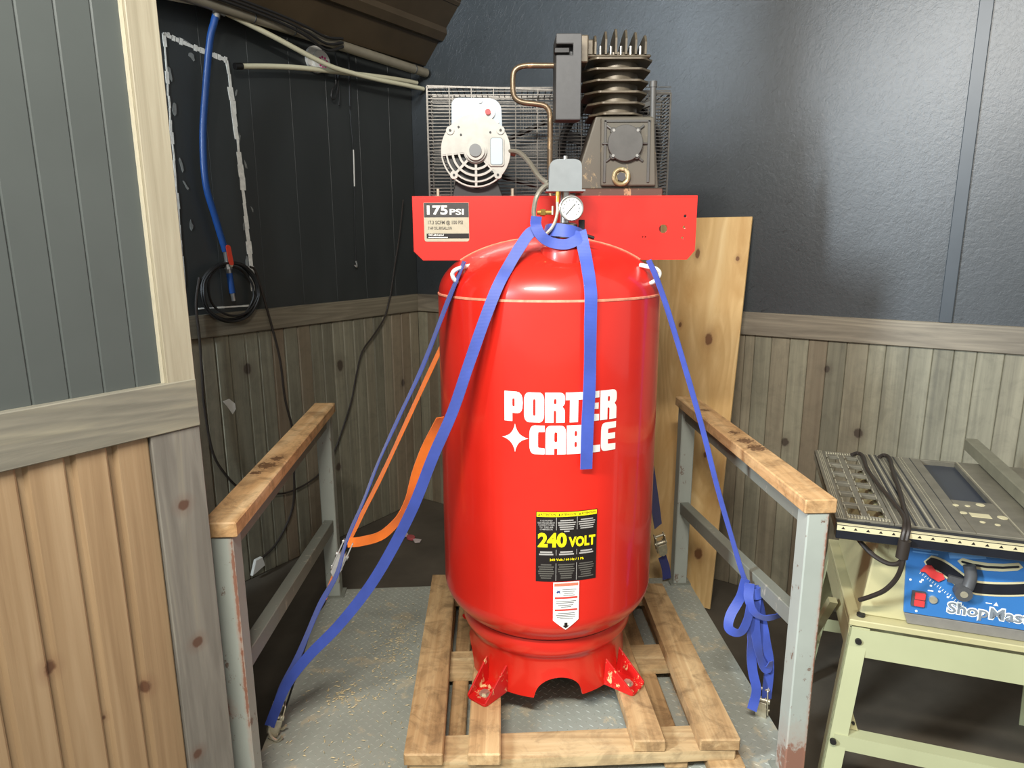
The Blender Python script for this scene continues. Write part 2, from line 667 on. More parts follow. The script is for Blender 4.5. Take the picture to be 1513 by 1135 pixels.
def chipped(name, base, chip, rough=0.5, scale=30, lo=0.62, metal=0.0, rust=None):
    m = NT(name)
    d = m.noise(m.coords((1, 1, 0.6)), scale, 7, 0.72, 0.3)
    w = m.ramp(d, [(lo, (0, 0, 0, 1)), (lo + .04, (1, 1, 1, 1))])
    n = m.noise(m.coords(), 5, 4, 0.6)
    c = m.ramp(n, [(0.3, tuple(x * .86 for x in base[:3]) + (1,)), (0.7, base)])
    c = m.mix(w, c, chip)
    if rust:
        c = spots(m, c, rust, sr(136, 92, 72), 1.6, 3.0, 60)
    m.l(c, m.b.inputs['Base Color'])
    m.set(Roughness=rough, Metallic=metal)
    m.bump(d, 0.15, 0.001)
    return m.mat


M['red'] = red_paint()
M['red_chip'] = chipped('red_paint_scraped', sr(205, 26, 22), sr(222, 196, 140), 0.45, 38, 0.57)
M['seam'] = plain('chipped_seam', sr(236, 150, 120), 0.5, var=0.35, scale=60)
M['seam_dark'] = plain('dark_seam', sr(120, 14, 12), 0.5)
M['white'] = plain('white_vinyl', sr(244, 244, 236), 0.4)
M['black'] = plain('black_vinyl', sr(30, 25, 24), 0.4)
M['yellow'] = plain('yellow_print', sr(248, 226, 20), 0.4)
M['grey_print'] = plain('grey_print', sr(170, 164, 156), 0.5)
M['midgrey'] = plain('mid_grey_print', sr(120, 116, 112), 0.5)
M['dark_print'] = plain('dark_print', sr(90, 86, 78), 0.5)
M['beige'] = plain('beige_label', sr(184, 177, 154), 0.45, var=0.08, scale=60)
M['charlabel'] = plain('charcoal_label', sr(62, 60, 58), 0.45, var=0.15, scale=60)
M['orange_print'] = plain('orange_print', sr(238, 120, 92), 0.5)
M['red_print'] = plain('red_print', sr(206, 70, 58), 0.5)
M['blue_print'] = plain('blue_print', sr(50, 70, 120), 0.5)
M['cast'] = chipped('grimy_black_casting', sr(94, 88, 76), sr(148, 130, 98), 0.5, 16, 0.57)
M['cast_clean'] = plain('black_casting', sr(84, 82, 78), 0.42, var=0.15, scale=30)
M['fin'] = plain('oily_fins', sr(104, 94, 78), 0.38, 0.25, var=0.35, scale=24)
M['rusty_base'] = chipped('rusty_base', sr(92, 62, 50), sr(170, 130, 96), 0.6, 22, 0.58)
M['blackplastic'] = plain('black_plastic', sr(74, 74, 74), 0.5, var=0.1, scale=60)
M['blackmetal'] = plain('black_metal', sr(32, 31, 30), 0.4)
M['grille'] = plain('grille_wire', sr(96, 92, 86), 0.35, 0.5, var=0.3, scale=80)
M['motor'] = plain('cast_aluminium', sr(170, 168, 160), 0.45, 0.2, var=0.1, scale=40)
M['motor_box'] = plain('brushed_box', sr(146, 154, 160), 0.3, 0.5, var=0.1, scale=14)
M['pale_blue'] = plain('pale_blue_plate', sr(176, 194, 202), 0.4)
M['steel'] = plain('bright_steel', sr(190, 188, 182), 0.28, 0.85, var=0.12, scale=50)
M['zinc'] = plain('zinc_plate', sr(208, 200, 176), 0.35, 0.7, var=0.2, scale=60)
M['brass'] = plain('brass', sr(212, 176, 92), 0.3, 0.8, var=0.15, scale=60)
M['dullbrass'] = chipped('dull_brass', sr(150, 134, 96), sr(204, 190, 150), 0.45, 40, 0.55, 0.3)
M['copper'] = chipped('dull_copper', sr(132, 114, 92), sr(180, 152, 116), 0.35, 30, 0.55, 0.6)
M['switch'] = plain('grey_switch_cover', sr(128, 131, 130), 0.42, 0.2, var=0.06, scale=40)
M['redbutton'] = plain('red_button', sr(210, 52, 56), 0.4)
M['whiteplastic'] = plain('white_plastic', sr(232, 230, 222), 0.4)
M['rubber'] = plain('black_rubber', sr(30, 28, 26), 0.5)
M['darkrubber'] = plain('brown_black_cord', sr(44, 37, 31), 0.5)
M['greyflex'] = plain('grey_flex_conduit', sr(136, 130, 116), 0.4, 0.3, var=0.2, scale=200)
M['conduit'] = plain('grey_conduit', sr(134, 126, 108), 0.4, 0.1, var=0.12, scale=20)
M['pex'] = plain('cream_pipe', sr(222, 216, 184), 0.35)
M['bluehose'] = plain('blue_hose', sr(26, 72, 138), 0.38)
M['patch'] = plain('white_caulk', sr(232, 230, 220), 0.6, var=0.2, scale=60)
M['patchgrey'] = plain('smeared_caulk', sr(128, 130, 126), 0.6, var=0.3, scale=60)
M['paper'] = plain('white_paper', sr(226, 224, 214), 0.6)
M['pink'] = plain('pink_print', sr(206, 70, 130), 0.5)
M['redhandle'] = plain('red_valve_handle', sr(214, 66, 44), 0.4)
M['steel_paint'] = chipped('grey_green_steel_paint', sr(168, 173, 162), sr(118, 98, 84), 0.5, 34, 0.61, rust=[(.709, 1.47, .045, .04, .05), (-.654, 1.349, .30, .012, .014), (.735, 1.47, .62, .0035, .1), (-.603, 1.35, .6, .0035, .12), (-.603, 1.35, .35, .003, .1), (.735, 1.47, .3, .0035, .16)])
M['steel_paint_dark'] = chipped('grey_rail_paint', sr(130, 132, 120), sr(160, 156, 140), 0.5, 26, 0.6)
M['plate'] = chipped('worn_grey_deck_paint', sr(156, 158, 146), sr(172, 164, 142), 0.5, 9, 0.56)
M['chip'] = plain('wood_chips', sr(206, 188, 146), 0.7, var=0.15, scale=90)
M['clear'] = plain('wrapper_film', sr(206, 190, 186), 0.25)
M['wrapred'] = plain('wrapper_print', sr(178, 84, 84), 0.4)


def webbing(name, col):
    m = NT(name)
    w = m.n('ShaderNodeTexWave', wave_type='BANDS', bands_direction='Z')
    w.inputs['Scale'].default_value = 160
    w.inputs['Distortion'].default_value = 0.3
    m.l(m.coords(), w.inputs['Vector'])
    n = m.noise(m.coords(), 18, 4, 0.6)
    c = m.ramp(n, [(0.3, tuple(x * .8 for x in col[:3]) + (1,)), (0.7, col)])
    m.l(c, m.b.inputs['Base Color'])
    m.set(Roughness=0.5, Sheen_Weight=0.25)
    m.bump(w.outputs['Fac'], 0.25, 0.0006)
    return m.mat


M['bluestrap'] = webbing('blue_webbing', sr(56, 78, 164))
M['orangestrap'] = webbing('orange_webbing', sr(242, 120, 28))
M['cream'] = chipped('cream_enamel', sr(186, 178, 134), sr(142, 130, 98), 0.4, 12, 0.64)
M['creamgreen'] = plain('pale_green_enamel', sr(174, 175, 136), 0.38, var=0.06, scale=5)
M['table'] = plain('grimy_aluminium', sr(134, 128, 112), 0.34, 0.5, var=0.25, scale=16)
M['ridge'] = plain('worn_aluminium_ridge', sr(206, 198, 172), 0.3, 0.6, var=0.2, scale=50)
M['tableblack'] = plain('black_rail', sr(26, 28, 34), 0.35, var=0.2, scale=30)
M['ruler'] = plain('ruler_strip', sr(196, 186, 148), 0.4)
M['insert'] = plain('blue_black_insert', sr(44, 52, 66), 0.3, 0.3)
M['bluepanel'] = plain('blue_front_panel', sr(54, 112, 172), 0.32, var=0.08, scale=10)
M['greylip'] = plain('grey_lip', sr(122, 118, 110), 0.5, var=0.12, scale=40)
M['pale_print'] = plain('pale_blue_print', sr(98, 156, 216), 0.5)
M['redpart'] = plain('red_pointer', sr(208, 62, 62), 0.4)
M['silver_letter'] = plain('silver_letter', sr(132, 140, 148), 0.35, 0.2)
M['fence'] = plain('grey_fence', sr(128, 124, 104), 0.45, 0.2, var=0.15, scale=20)

# ------------------------------------------------------------------ room frames
A = Vector((sin(WALL_AZ), cos(WALL_AZ), 0))          # along the left wall, away from the viewer
B = Vector((cos(WALL_AZ), -sin(WALL_AZ), 0))         # along the right wall, towards the viewer
K = Vector((-0.525, 3.796, 0))                       # the corner
KN = Vector((-0.625, 1.294, 0))                      # near end of the partition
FLOOR = -0.162
WL = lambda s, o, z: K + A * s + B * o + UP * z
WR = lambda s, o, z: K + B * s - A * o + UP * z
NP = lambda s, o, z: KN + A * s + B * o + UP * z
CAPT, CAPB = 1.05, 0.957

# floor
o = MB().box(-6, 6, -5, 6, FLOOR - 0.1, FLOOR).build('floor', M['floor'])
struct(o, 'dark brown concrete floor below and behind the steel platform')

# left wall: backing, upper panels with grooves, planks below, cap board
wl = MB().box(-2.6, 0.15, -0.15, -0.02, FLOOR, 2.222, WL).build('wall_left', M['backing'])
struct(wl, 'dark panelled back wall with weathered plank wainscot, left of the corner')
gs = [-2.6, -2.4, -2.2, -2.0, -1.8, -1.6, -1.4, -1.19, -0.98, -0.775, -0.575, -0.38, -0.17, 0.0]
for a, b in zip(gs, gs[1:]):
    MB().box(a + .0001, b - .0001, -0.025, 0, 1.0, 2.222, WL).build('panel', M['wall'], wl, bev=.0011)
s = 0.0
edges = [0.0]
while s > -2.3:
    s -= random.choice([0.066, 0.070, 0.072, 0.074])
    edges.append(s)
for b, a in zip(edges, edges[1:]):
    MB().box(a + .0006, b - .0006, -0.02, 0.003 + random.uniform(-.001, .001), FLOOR, 0.97, WL).build('plank', M['plank'], wl, bev=.005)
MB().box(-2.3, -0.001, -0.02, 0.018, CAPB, CAPT, WL).build('cap_board', M['capL'], wl, bev=.002)

# right wall
wr = MB().box(-0.15, 4.2, -0.15, -0.02, FLOOR, 5.2, WR).build('wall_right', M['backing'])
struct(wr, 'charcoal painted strand-board wall with weathered plank wainscot, right of the corner')
MB().box(0, 2.495, -0.025, 0, 1.0, 5.2, WR).build('strand_board', M['osb'], wr, bev=.001)
MB().box(2.497, 4.2, -0.025, 0, 1.0, 5.2, WR).build('strand_board', M['osb'], wr, bev=.001)
MB().box(2.475, 2.515, 0, 0.012, CAPT, 5.2, WR).build('batten', M['batten'], wr, bev=.002)
edges = [0.0]
while edges[-1] < 1.77:
    edges.append(edges[-1] + random.choice([0.066, 0.069, 0.072]))
edges += [1.845, 1.912, 1.982, 2.052, 2.121, 2.189, 2.263, 2.321, 2.396, 2.47, 2.534, 2.601, 2.679, 2.75, 2.82, 2.89, 2.96, 3.03]
for a, b in zip(edges, edges[1:]):
    MB().box(a + .0004, b - .0004, -0.02, 0.003 + random.uniform(-.0008, .0008), FLOOR, 0.97, WR).build('plank', M['plank'], wr, bev=.0025)
MB().box(0.0, 3.1, -0.02, 0.018, CAPB, CAPT, WR).build('cap_board', M['cap'], wr, bev=.002)

# sloped ribbed metal ceiling rising from the left wall
prof = [(0.101, 0.0)]
x = 0.205
while x < 3.4:
    prof += [(x - 0.012, 0.0), (x, 0.022), (x + 0.022, 0.022), (x + 0.034, 0.0), (x + 0.115, 0.0), (x + .118, .004), (x + .124, .004), (x + .127, 0)]
    x += 0.24
ct = math.atan(1.09)
vs_, fs = [], []
for sA in (-6.0, 0.0):
    vs_.append(WL(sA, -0.12, 2.2252))
    for (px, d) in prof:
        vs_.append(WL(sA, px + d * sin(ct), 2.115 + 1.09 * px - d * cos(ct)))
n = len(prof) + 1
for i in range(n - 1):
    fs.append((i, i + 1, n + i + 1, n + i))
o = MB().add(vs_, fs).build('ceiling', M['ceil'], norm=False)
sm = o.modifiers.new('solid', 'SOLIDIFY')
sm.thickness = 0.01
struct(o, 'dark brown ribbed metal ceiling sloping up from the left wall')

# near partition on the left
wp = MB().box(-0.5, -0.002, -0.10, -0.015, FLOOR, 2.5, NP).build('wall_partition', M['backing'])
struct(wp, 'grey panelled partition with cedar planks at the left edge of the view')
gs = [-0.05 - 0.0555 * k for k in range(9)]
for b, a in zip(gs, gs[1:]):
    MB().box(a + .00005, b - .00005, -0.02, 0.0, 1.05, 2.5, NP).build('panel_strip', M['partition'], wp, bev=.0026)
MB().box(-0.056, 0.0, -0.02, 0.014, 1.075, 2.5, NP).build('end_trim', M['whitewash'], wp, bev=.0015)
MB().box(-0.0605, -0.0565, -0.02, 0.006, 1.08, 2.5, NP).build('caulk_bead', M['beige'], wp)
MB().box(-0.5, 0.0, -0.02, 0.016, 0.986, 1.08, NP).build('chair_rail', M['chair'], wp, bev=.002)
MB().box(-0.097, -0.0, -0.02, 0.012, FLOOR, 0.986, NP).build('end_stile', M['stile'], wp, bev=.002)
ps = [-0.0985, -0.172, -0.2405, -0.312, -0.384, -0.455, -0.5]
for b, a in zip(ps, ps[1:]):
    pr = [(a + .0005, -0.02), (b - .0005, -0.02), (b - .0005, 0.004), (b - .0035, 0.006), (a + 0.017, 0.006), (a + .011, -0.003), (a + .0005, -0.003)]
    mb = MB()
    mb.prism([pr], lambda p, q, d: NP(p, q, d), FLOOR, 0.986)
    mb.build('plank', M['cedar'], wp)
# added unseen wall, keeps doorway daylight from leaking through behind the partition
o = MB().box(-0.5, -0.42, -1.02, -0.102, FLOOR, 2.2, NP).build('wall_return', M['wall'])
struct(o, 'added dark wall hidden behind the grey partition to block daylight')
# ------------------------------------------------------------------ steel platform with railings
LF, LR = V(-0.628, 1.375, 0), V(-0.690, 2.40, 0)
RF, RR = V(0.709, 1.495, 0), V(0.664, 2.49, 0)
plat = thing('steel_platform', (0.02, 1.95, FLOOR), 'raised grey steel platform with diamond-plate deck and two wood-capped side railings', 'platform')
dq = [(-0.665, 1.345), (0.745, 1.465), (0.703, 2.525), (-0.722, 2.43)]
mb = MB().prism([dq], lambda a, b, d: V(a, b, d), -0.008, 0.0)
deck = mb.build('deck_plate', M['plate'], plat)
mb = MB()
for p, q in zip(dq, dq[1:] + dq[:1]):
    p, q = V(p[0], p[1], 0), V(q[0], q[1], 0)
    c = V(0.02, 1.95, 0)
    p2, q2 = p + (c - p) * .02, q + (c - q) * .02
    mb.bar(p2 + UP * (FLOOR / 2 - .004), q2 + UP * (FLOOR / 2 - .004), 0.02, -FLOOR - 0.009)
mb.build('edge_channel', M['steel_paint_dark'], plat)
# diamond lugs
mb = MB()
ox, oy = Vector((0.9965, 0.066, 0)), Vector((-0.05, 0.9987, 0))
i = 0
for iy in range(-34, 42):
    for ix in range(-54, 54):
        c = V(0.02, 1.9, 0) + ox * (ix * 0.0145) + oy * (iy * 0.0145)
        u = (c.x - (-0.665)) - (c.y - 1.345) * (-0.0525)
        if c.y < 1.36 + 0.085 * (c.x + .66) or c.y > 2.42 + .066 * (c.x + .72):
            continue
        if c.x < -0.66 - (c.y - 1.345) * .0525 + .01 or c.x > 0.735 - (c.y - 1.465) * .0396:
            continue
        if (ix + iy) % 2:
            continue
        a = radians(40) if (iy % 2 == 0) else radians(-40)
        t, w = ox * cos(a) + oy * sin(a), oy * cos(a) - ox * sin(a)
        L_, W_ = 0.0078, 0.0019
        mb.add([c - t * L_, c - w * W_, c + t * L_, c + w * W_, c - t * .004 + UP * .0016, c + t * .004 + UP * .0016],
               [(0, 1, 4), (1, 5, 4), (1, 2, 5), (2, 3, 5), (3, 4, 5), (3, 0, 4)])
lug = mb.build('tread_lugs', M['plate'], deck, norm=False)
lug['kind'] = 'stuff'
RAILZ = 0.755
for front, rear, m0, m1 in ((LF, LR, 0.405, 0.315), (RF, RR, 0.44, 0.345)):
    dr = (rear - front).normalized()
    up_ = UP
    for p in (front, rear):
        sd = dr.cross(UP)
        pm = MB()
        fr = lambda a, b, c, p=p, sd=sd, dr=dr: p + sd * a + dr * b + UP * c
        pm.box(-.026, .026, -.026, .026, 0.001, RAILZ - .036, fr)
        pm.build('post', M['steel_paint'], plat, bev=.003)
        MB().box(-.04, .04, -.035, .035, 0.0, 0.006, fr).build('foot_plate', M['steel_paint_dark'], plat)
    inner = 1 if front.x < 0 else -1
    MB().bar(front + dr * .028 + UP * (RAILZ - .060), rear - dr * .028 + UP * (RAILZ - .060), 0.030, 0.048).build('top_rail', M['steel_paint_dark'], plat, bev=.002)
    MB().bar(front + dr * .026 + UP * (m0 - .022), rear - dr * .026 + UP * (m1 - .022), 0.034, 0.046).build('middle_rail', M['steel_paint_dark'], plat, bev=.002)
    c = MB()
    sd = dr.cross(UP)
    frc = lambda a, b, z, f=front, sd=sd, dr=dr: f + sd * a + dr * b + UP * z
    Ln = (rear - front).length
    c.box(-.038, .038, -.032, Ln + .03, RAILZ - .035, RAILZ, frc)
    cap = c.build('wooden_cap', M['railcap'], plat, bev=.003)
    cap['label'] = 'worn wooden cap board'

# ------------------------------------------------------------------ pallet
pal = thing('wooden_pallet', (0.15, 1.9, 0.0), 'weathered wooden pallet under the red tank on the platform', 'pallet')


def board(x0, y0, x1, y1, w0, w1, z0, z1, mat, name='top_board'):
    """board running from (x0,y0) to (x1,y1); x is its left edge"""
    q = [(x0, y0), (x0 + w0, y0), (x1 + w1, y1), (x1, y1)]
    MB().prism([q], lambda a, b, d: V(a, b, d), z0, z1).build(name, mat, pal, bev=.0035)


board(-0.272, 1.448, -0.305, 2.372, .098, .088, .0612, .0952, M['pallet'])
board(-0.114, 1.448, -0.128, 2.372, .083, .083, .0612, .0952, M['pallet'])
board(0.307, 1.492, 0.270, 2.30, .082, .08, .0612, .0952, M['pallet'])
board(0.476, 1.495, 0.468, 2.30, .103, .085, .0612, .0952, M['pallet'])
for (y0, y1, w, nm) in ((1.455, 1.50, .095, 'f'), (1.815, 1.86, .11, 'm'), (2.25, 2.25, .095, 'r')):
    xl, xr = -0.262, 0.572
    q = [(xl, y0 + .002), (xr, y1 + .002), (xr, y1 + w), (xl, y0 + w)]
    MB().prism([q], lambda a, b, d: V(a, b, d), .0302, .0610).build('cross_board', M['palletx'], pal, bev=.0035)
board(-0.27, 1.47, -0.30, 2.36, .088, .088, 0.0006, .030, M['pallet'], 'bottom_board')
board(-0.172, 1.47, -0.20, 2.36, .046, .05, 0.0006, .030, M['pallet'], 'bottom_board')
board(0.392, 1.505, 0.366, 2.30, .060, .062, 0.0006, .030, M['pallet'], 'bottom_board')
board(0.500, 1.475, 0.478, 2.30, .09, .09, 0.0006, .030, M['pallet'], 'bottom_board')

# ------------------------------------------------------------------ air compressor
TX, TY, TR = 0.1025, 1.89, 0.305
TURN = radians(276.0)
PT = 0.0955
comp = thing('air_compressor', (TX, TY, PT), 'tall red upright air compressor with motor and pump on top, strapped down on the pallet', 'air compressor')
SE = 1.20          # upper seam
LS = 0.372          # lower tangent


def rad(z):
    if z > SE:
        return TR * sqrt(max(0, 1 - ((z - SE) / .1525) ** 2))
    if z < LS:
        return TR * sqrt(max(0, 1 - ((LS - z) / .1525) ** 2))
    return TR


prof = []
for k in range(0, 31):
    t = k / 30
    z = LS - .1525 * cos(t * pi / 2 * .96 + .04 * pi / 2)
    prof.append((max(rad(z), 0.02), z))
prof += [(TR, LS)] + [(TR, LS + (SE - LS) * k / 6) for k in range(1, 7)]
prof[-1] = (TR, SE - 0.001)
for k in range(0, 19):
    z = SE + .1525 * sin(k / 18 * pi / 2 * .985)
    prof.append((max(rad(z) - .0015, .01), z))
tank = MB().lathe(prof, TX, TY, 160).build('tank', M['red'], comp, smooth=True, angle=50)
MB().lathe([(TR - .002, SE - .004), (TR + .0012, SE - .0028), (TR + .0012, SE + .001), (TR - .002, SE + .003)], TX, TY, 160).build('weld_seam', M['seam'], tank, smooth=True)

# skirt ring with four arched openings
segs = 360
pr_out = [(.250, .287), (.2525, .276), (.2525, .246), (.248, .233), (.238, .224), (.2335, .205), (.233, .17)]


def arch(a):
    best = 0
    for k in range(4):
        d = (a - TURN - k * pi / 2 + pi) % (2 * pi) - pi
        xx = abs(d) * .236
        if xx < .068:
            best = max(best, sqrt(.068 ** 2 - xx * xx) * .95)
    return best


vs_, fs = [], []
nr = len(pr_out) + 1
for k in range(segs):
    a = 2 * pi * k / segs
    zb = PT + .0005 + arch(a)
    ring = pr_out + [(.236, zb)]
    inner = [(r - .006, z) for r, z in reversed(ring)]
    inner[0] = (.230, zb)
    for r, z in ring + inner:
        vs_.append((TX + r * cos(a), TY + r * sin(a), max(z, zb) if r < .24 else z))
m_ = nr * 2
for k in range(segs):
    l = (k + 1) % segs
    for i in range(m_):
        j = (i + 1) % m_
        fs.append((k * m_ + i, l * m_ + i, l * m_ + j, k * m_ + j))
skirt = MB().add(vs_, fs).build('skirt_ring', M['red'], comp, smooth=True, angle=35)
MB().lathe([(.246, .2880), (.2545, .2872), (.2545, .2855), (.249, .285)], TX, TY, 160).build('lower_seam', M['seam_dark'], skirt, smooth=True)
for k in range(4):
    a = TURN + pi / 4 + k * pi / 2
    er, et = V(cos(a), sin(a), 0), V(-sin(a), cos(a), 0)
    fr = lambda r, t, z, er=er, et=et: V(TX, TY, 0) + er * r + et * t + UP * z
    mb = MB()
    mb.prism([rpoly([(.228, -.038), (.325, -.034, .012), (.325, .034, .012), (.228, .038)])], fr, PT + .0006, PT + .007)
    for sgn in (-1, 1):
        g = [(.231, PT + .004), (.323, PT + .004), (.323, PT + .012), (.237, PT + .085)]
        mb.prism([g], lambda p, q, d, sgn=sgn, fr=fr: fr(p, sgn * (.036 - (p - .23) * .05) + d, q), -.0025, .0025)
    ft = mb.build('foot', M['red_chip'], comp, bev=.0008)
    mb = MB()
    mb.cyl(fr(.288, 0, PT + .006), fr(.288, 0, PT + .016), .011, 6)
    mb.cyl(fr(.288, 0, PT + .0065), fr(.288, 0, PT + .009), .016, 20)
    mb.build('bolt', M['zinc'], ft)

# lettering and labels on the tank: fr(angle in degrees, z, lift)
CY = lambda a, z, d: V(TX + (rad(z) + d) * cos(radians(a)), TY + (rad(z) + d) * sin(radians(a)), z)


def wrap(loops, a0, a1, z0, z1, lift, mb, m=0, step=1.6):
    """flat 2D shape in the unit box, cut into narrow columns and laid round the tank"""
    bm = bmesh.new()
    tris = tessellate_polygon([[Vector((p[0], p[1], 0)) for p in l] for l in loops])
    flat = [p for l in loops for p in l]
    bv = [bm.verts.new((a0 + p[0] * (a1 - a0), z0 + p[1] * (z1 - z0), 0)) for p in flat]
    for t in tris:
        try:
            bm.faces.new([bv[i] for i in t])
        except ValueError:
            pass
    wrap_bm(bm, a0, a1, lift, mb, m, step)


def wrap_bm(bm, a0, a1, lift, mb, m, step=1.6):
    a = a0 + step
    while a < a1 - .2:
        bmesh.ops.bisect_plane(bm, geom=bm.verts[:] + bm.edges[:] + bm.faces[:], plane_co=(a, 0, 0), plane_no=(1, 0, 0))
        a += step
    bm.verts.index_update()
    idx = {v: i for i, v in enumerate(bm.verts)}
    vs2 = [CY(v.co.x, v.co.y, lift) for v in bm.verts]
    fs2 = []
    for f in bm.faces:
        q = [idx[v] for v in f.verts]
        p = [vs2[i] for i in q]
        nrm = (p[1] - p[0]).cross(p[2] - p[0])
        out = V(p[0].x - TX, p[0].y - TY, 0)
        fs2.append(tuple(q) if nrm.dot(out) > 0 else tuple(reversed(q)))
    mb.add(vs2, fs2, m)
    bm.free()


def wrap_text(mb, body, a0, a1, z0, z1, lift, m, bold=0.02, res=3):
    vs2, fs2 = text2d(body, bold, res)
    bm = bmesh.new()
    bv = [bm.verts.new((a0 + x * (a1 - a0), z0 + y * (z1 - z0), 0)) for x, y in vs2]
    for f in fs2:
        try:
            bm.faces.new([bv[i] for i in f])
        except ValueError:
            pass
    wrap_bm(bm, a0, a1, lift, mb, m, 3.0)


R_ = rrect
LET = {
    'P': [rpoly([(0, 0), (.44, 0), (.44, .28), (1, .28, .34), (1, 1, .34), (0, 1)]), R_(.44, .57, .5, .77, .05, 3)[::-1]],
    'O': [R_(0, 1, 0, 1, .24), R_(.45, .57, .22, .78, .055, 3)[::-1]],
    'R': [rpoly([(0, 0), (.44, 0), (.44, .4, .02), (.56, .4, .06), (.56, 0), (1, 0), (1, .44, .1), (.86, .53, .05), (1, .62, .1), (1, 1, .28), (0, 1)]), R_(.44, .57, .62, .79, .05, 3)[::-1]],
    'T': [[(.24, 0), (.72, 0), (.72, .75), (1, .75), (1, 1), (0, 1), (0, .75), (.24, .75)]],
    'E': [rpoly([(0, 0, .26), (1, 0), (1, .22), (.46, .24, .04), (.46, .4), (.96, .4), (.96, .61), (.46, .61), (.46, .77, .04), (1, .78), (1, 1), (0, 1, .26)])],
    'C': [rpoly([(0, 0, .34), (1, 0), (1, .21), (.57, .23, .06), (.57, .77, .06), (1, .78), (1, 1), (0, 1, .34)])],
    'A': [rpoly([(0, 0), (.43, 0), (.43, .2), (.58, .2), (.58, 0), (1, 0), (1, 1, .26), (0, 1, .26)]), R_(.43, .58, .43, .77, .06, 3)[::-1]],
    'B': [rpoly([(0, 0), (1, 0, .2), (1, .47, .1), (.9, .52, .04), (1, .57, .1), (1, 1, .2), (0, 1)]), R_(.46, .6, .24, .42, .05, 3)[::-1], R_(.46, .6, .62, .8, .05, 3)[::-1]],
    'L': [[(0, 0), (1, 0), (1, .25), (.5, .25), (.5, 1), (0, 1)]],
}
star = []
for k in range(4):
    a0, a1 = radians(90 * k), radians(90 * k + 90)
    p0, p1 = V(.5 + .5 * cos(a0), .5 + .5 * sin(a0)), V(.5 + .5 * cos(a1), .5 + .5 * sin(a1))
    c = V(.5 + .10 * cos((a0 + a1) / 2), .5 + .10 * sin((a0 + a1) / 2))
    for t in [0, .15, .3, .42, .5, .58, .7, .85]:
        q = p0 * (1 - t) ** 2 + c * 2 * t * (1 - t) + p1 * t * t
        star.append((q.x, q.y))
LET['*'] = [star]
mb = MB()
for ch, a0, a1 in (('P', -113.3, -104.5), ('O', -103.9, -94.7), ('R', -94.3, -85.3), ('T', -85.0, -76.9), ('E', -76.6, -68.9), ('R', -68.4, -59.4)):
    wrap(LET[ch], a0, a1, .907, .9815, .0012, mb)
for ch, a0, a1 in (('C', -101.4, -94.4), ('A', -94.0, -84.7), ('B', -84.3, -76.3), ('L', -75.9, -67.9), ('E', -67.6, -59.4)):
    wrap(LET[ch], a0, a1, .8265, .8995, .0012, mb)
wrap(LET['*'], -114.6, -101.8, .8285, .9015, .0012, mb)
o = mb.build('brand_lettering', M['white'], tank, norm=False)
o['label'] = 'white lettering PORTER CABLE with a four-pointed star'

SQ = [[(0, 0), (1, 0), (1, 1), (0, 1)]]
mb = MB()
wrap(SQ, -98.2, -68.6, .487, .677, .0010, mb, 0)
wrap(SQ, -97.9, -68.9, .6635, .6755, .0016, mb, 1)
for a in (-88.6, -78.7):
    wrap(SQ, a - .12, a + .12, .628, .662, .0017, mb, 2)
    wrap(SQ, a - .12, a + .12, .560, .575, .0017, mb, 2)
    wrap(SQ, a - .12, a + .12, .490, .538, .0017, mb, 2)
wrap_text(mb, '240', -97.3, -83.6, .581, .621, .0018, 1, .045)
wrap_text(mb, 'VOLT', -82.7, -69.4, .581, .609, .0018, 1, .045)
for i, (a, w_) in enumerate(((-97.2, 'ATTENTION'), (-87.7, 'ATENCION'), (-77.9, 'ATTENTION'))):
    wrap(([[(0, 0), (1, 0), (.5, 1)]]), a, a + .9, .6665, .673, .0018, mb, 0)
    wrap_text(mb, w_, a + 1.2, a + 8.2, .667, .6725, .0018, 0, .02, 1)
cols = ((-97.4, -89.2), (-88.0, -79.3), (-78.2, -69.6))
L1 = ('A QUALIFIED', 'ELECTRICIAN MUST', 'CONNECT POWER', 'TO THIS AIR', 'COMPRESSOR')
for ci, (a0, a1) in enumerate(cols):
    for r in range(5 + (ci == 1)):
        f = (.72, .98, .93, .8, .75, .3)[r]
        z = .6555 - r * .0058
        mid, hw = (a0 + a1) / 2, (a1 - a0) / 2 * f
        if ci == 0:
            wrap_text(mb, L1[r], mid - hw, mid + hw, z - .0042, z, .0018, 2, .02, 1)
        else:
            wrap(SQ, mid - hw, mid + hw, z - .0036, z - .0006, .0018, mb, 2)
    for r in range(2):
        f = (.7, .82)[r]
        z = .5705 - r * .0062
        mid, hw = (a0 + a1) / 2, (a1 - a0) / 2 * f
        wrap(SQ, mid - hw, mid + hw, z - .004, z, .0018, mb, 2)
    for r in range(7):
        f = (.62, .9, .8, .93, .88, .72, .6)[(r + ci) % 7]
        z = .5355 - r * .0061
        mid, hw = (a0 + a1) / 2, (a1 - a0) / 2 * f
        wrap(SQ, mid - hw, mid + hw, z - .0032, z, .0018, mb, 3)
wrap_text(mb, '240 Volt / 60 Hz / 1 Ph', -91.6, -75.2, .5445, .5515, .0018, 1, .03, 1)
o = mb.build('voltage_label', [M['black'], M['yellow'], M['grey_print'], M['dark_print']], comp, norm=False)
o['label'] = 'black warning label with yellow 240 VOLT print'

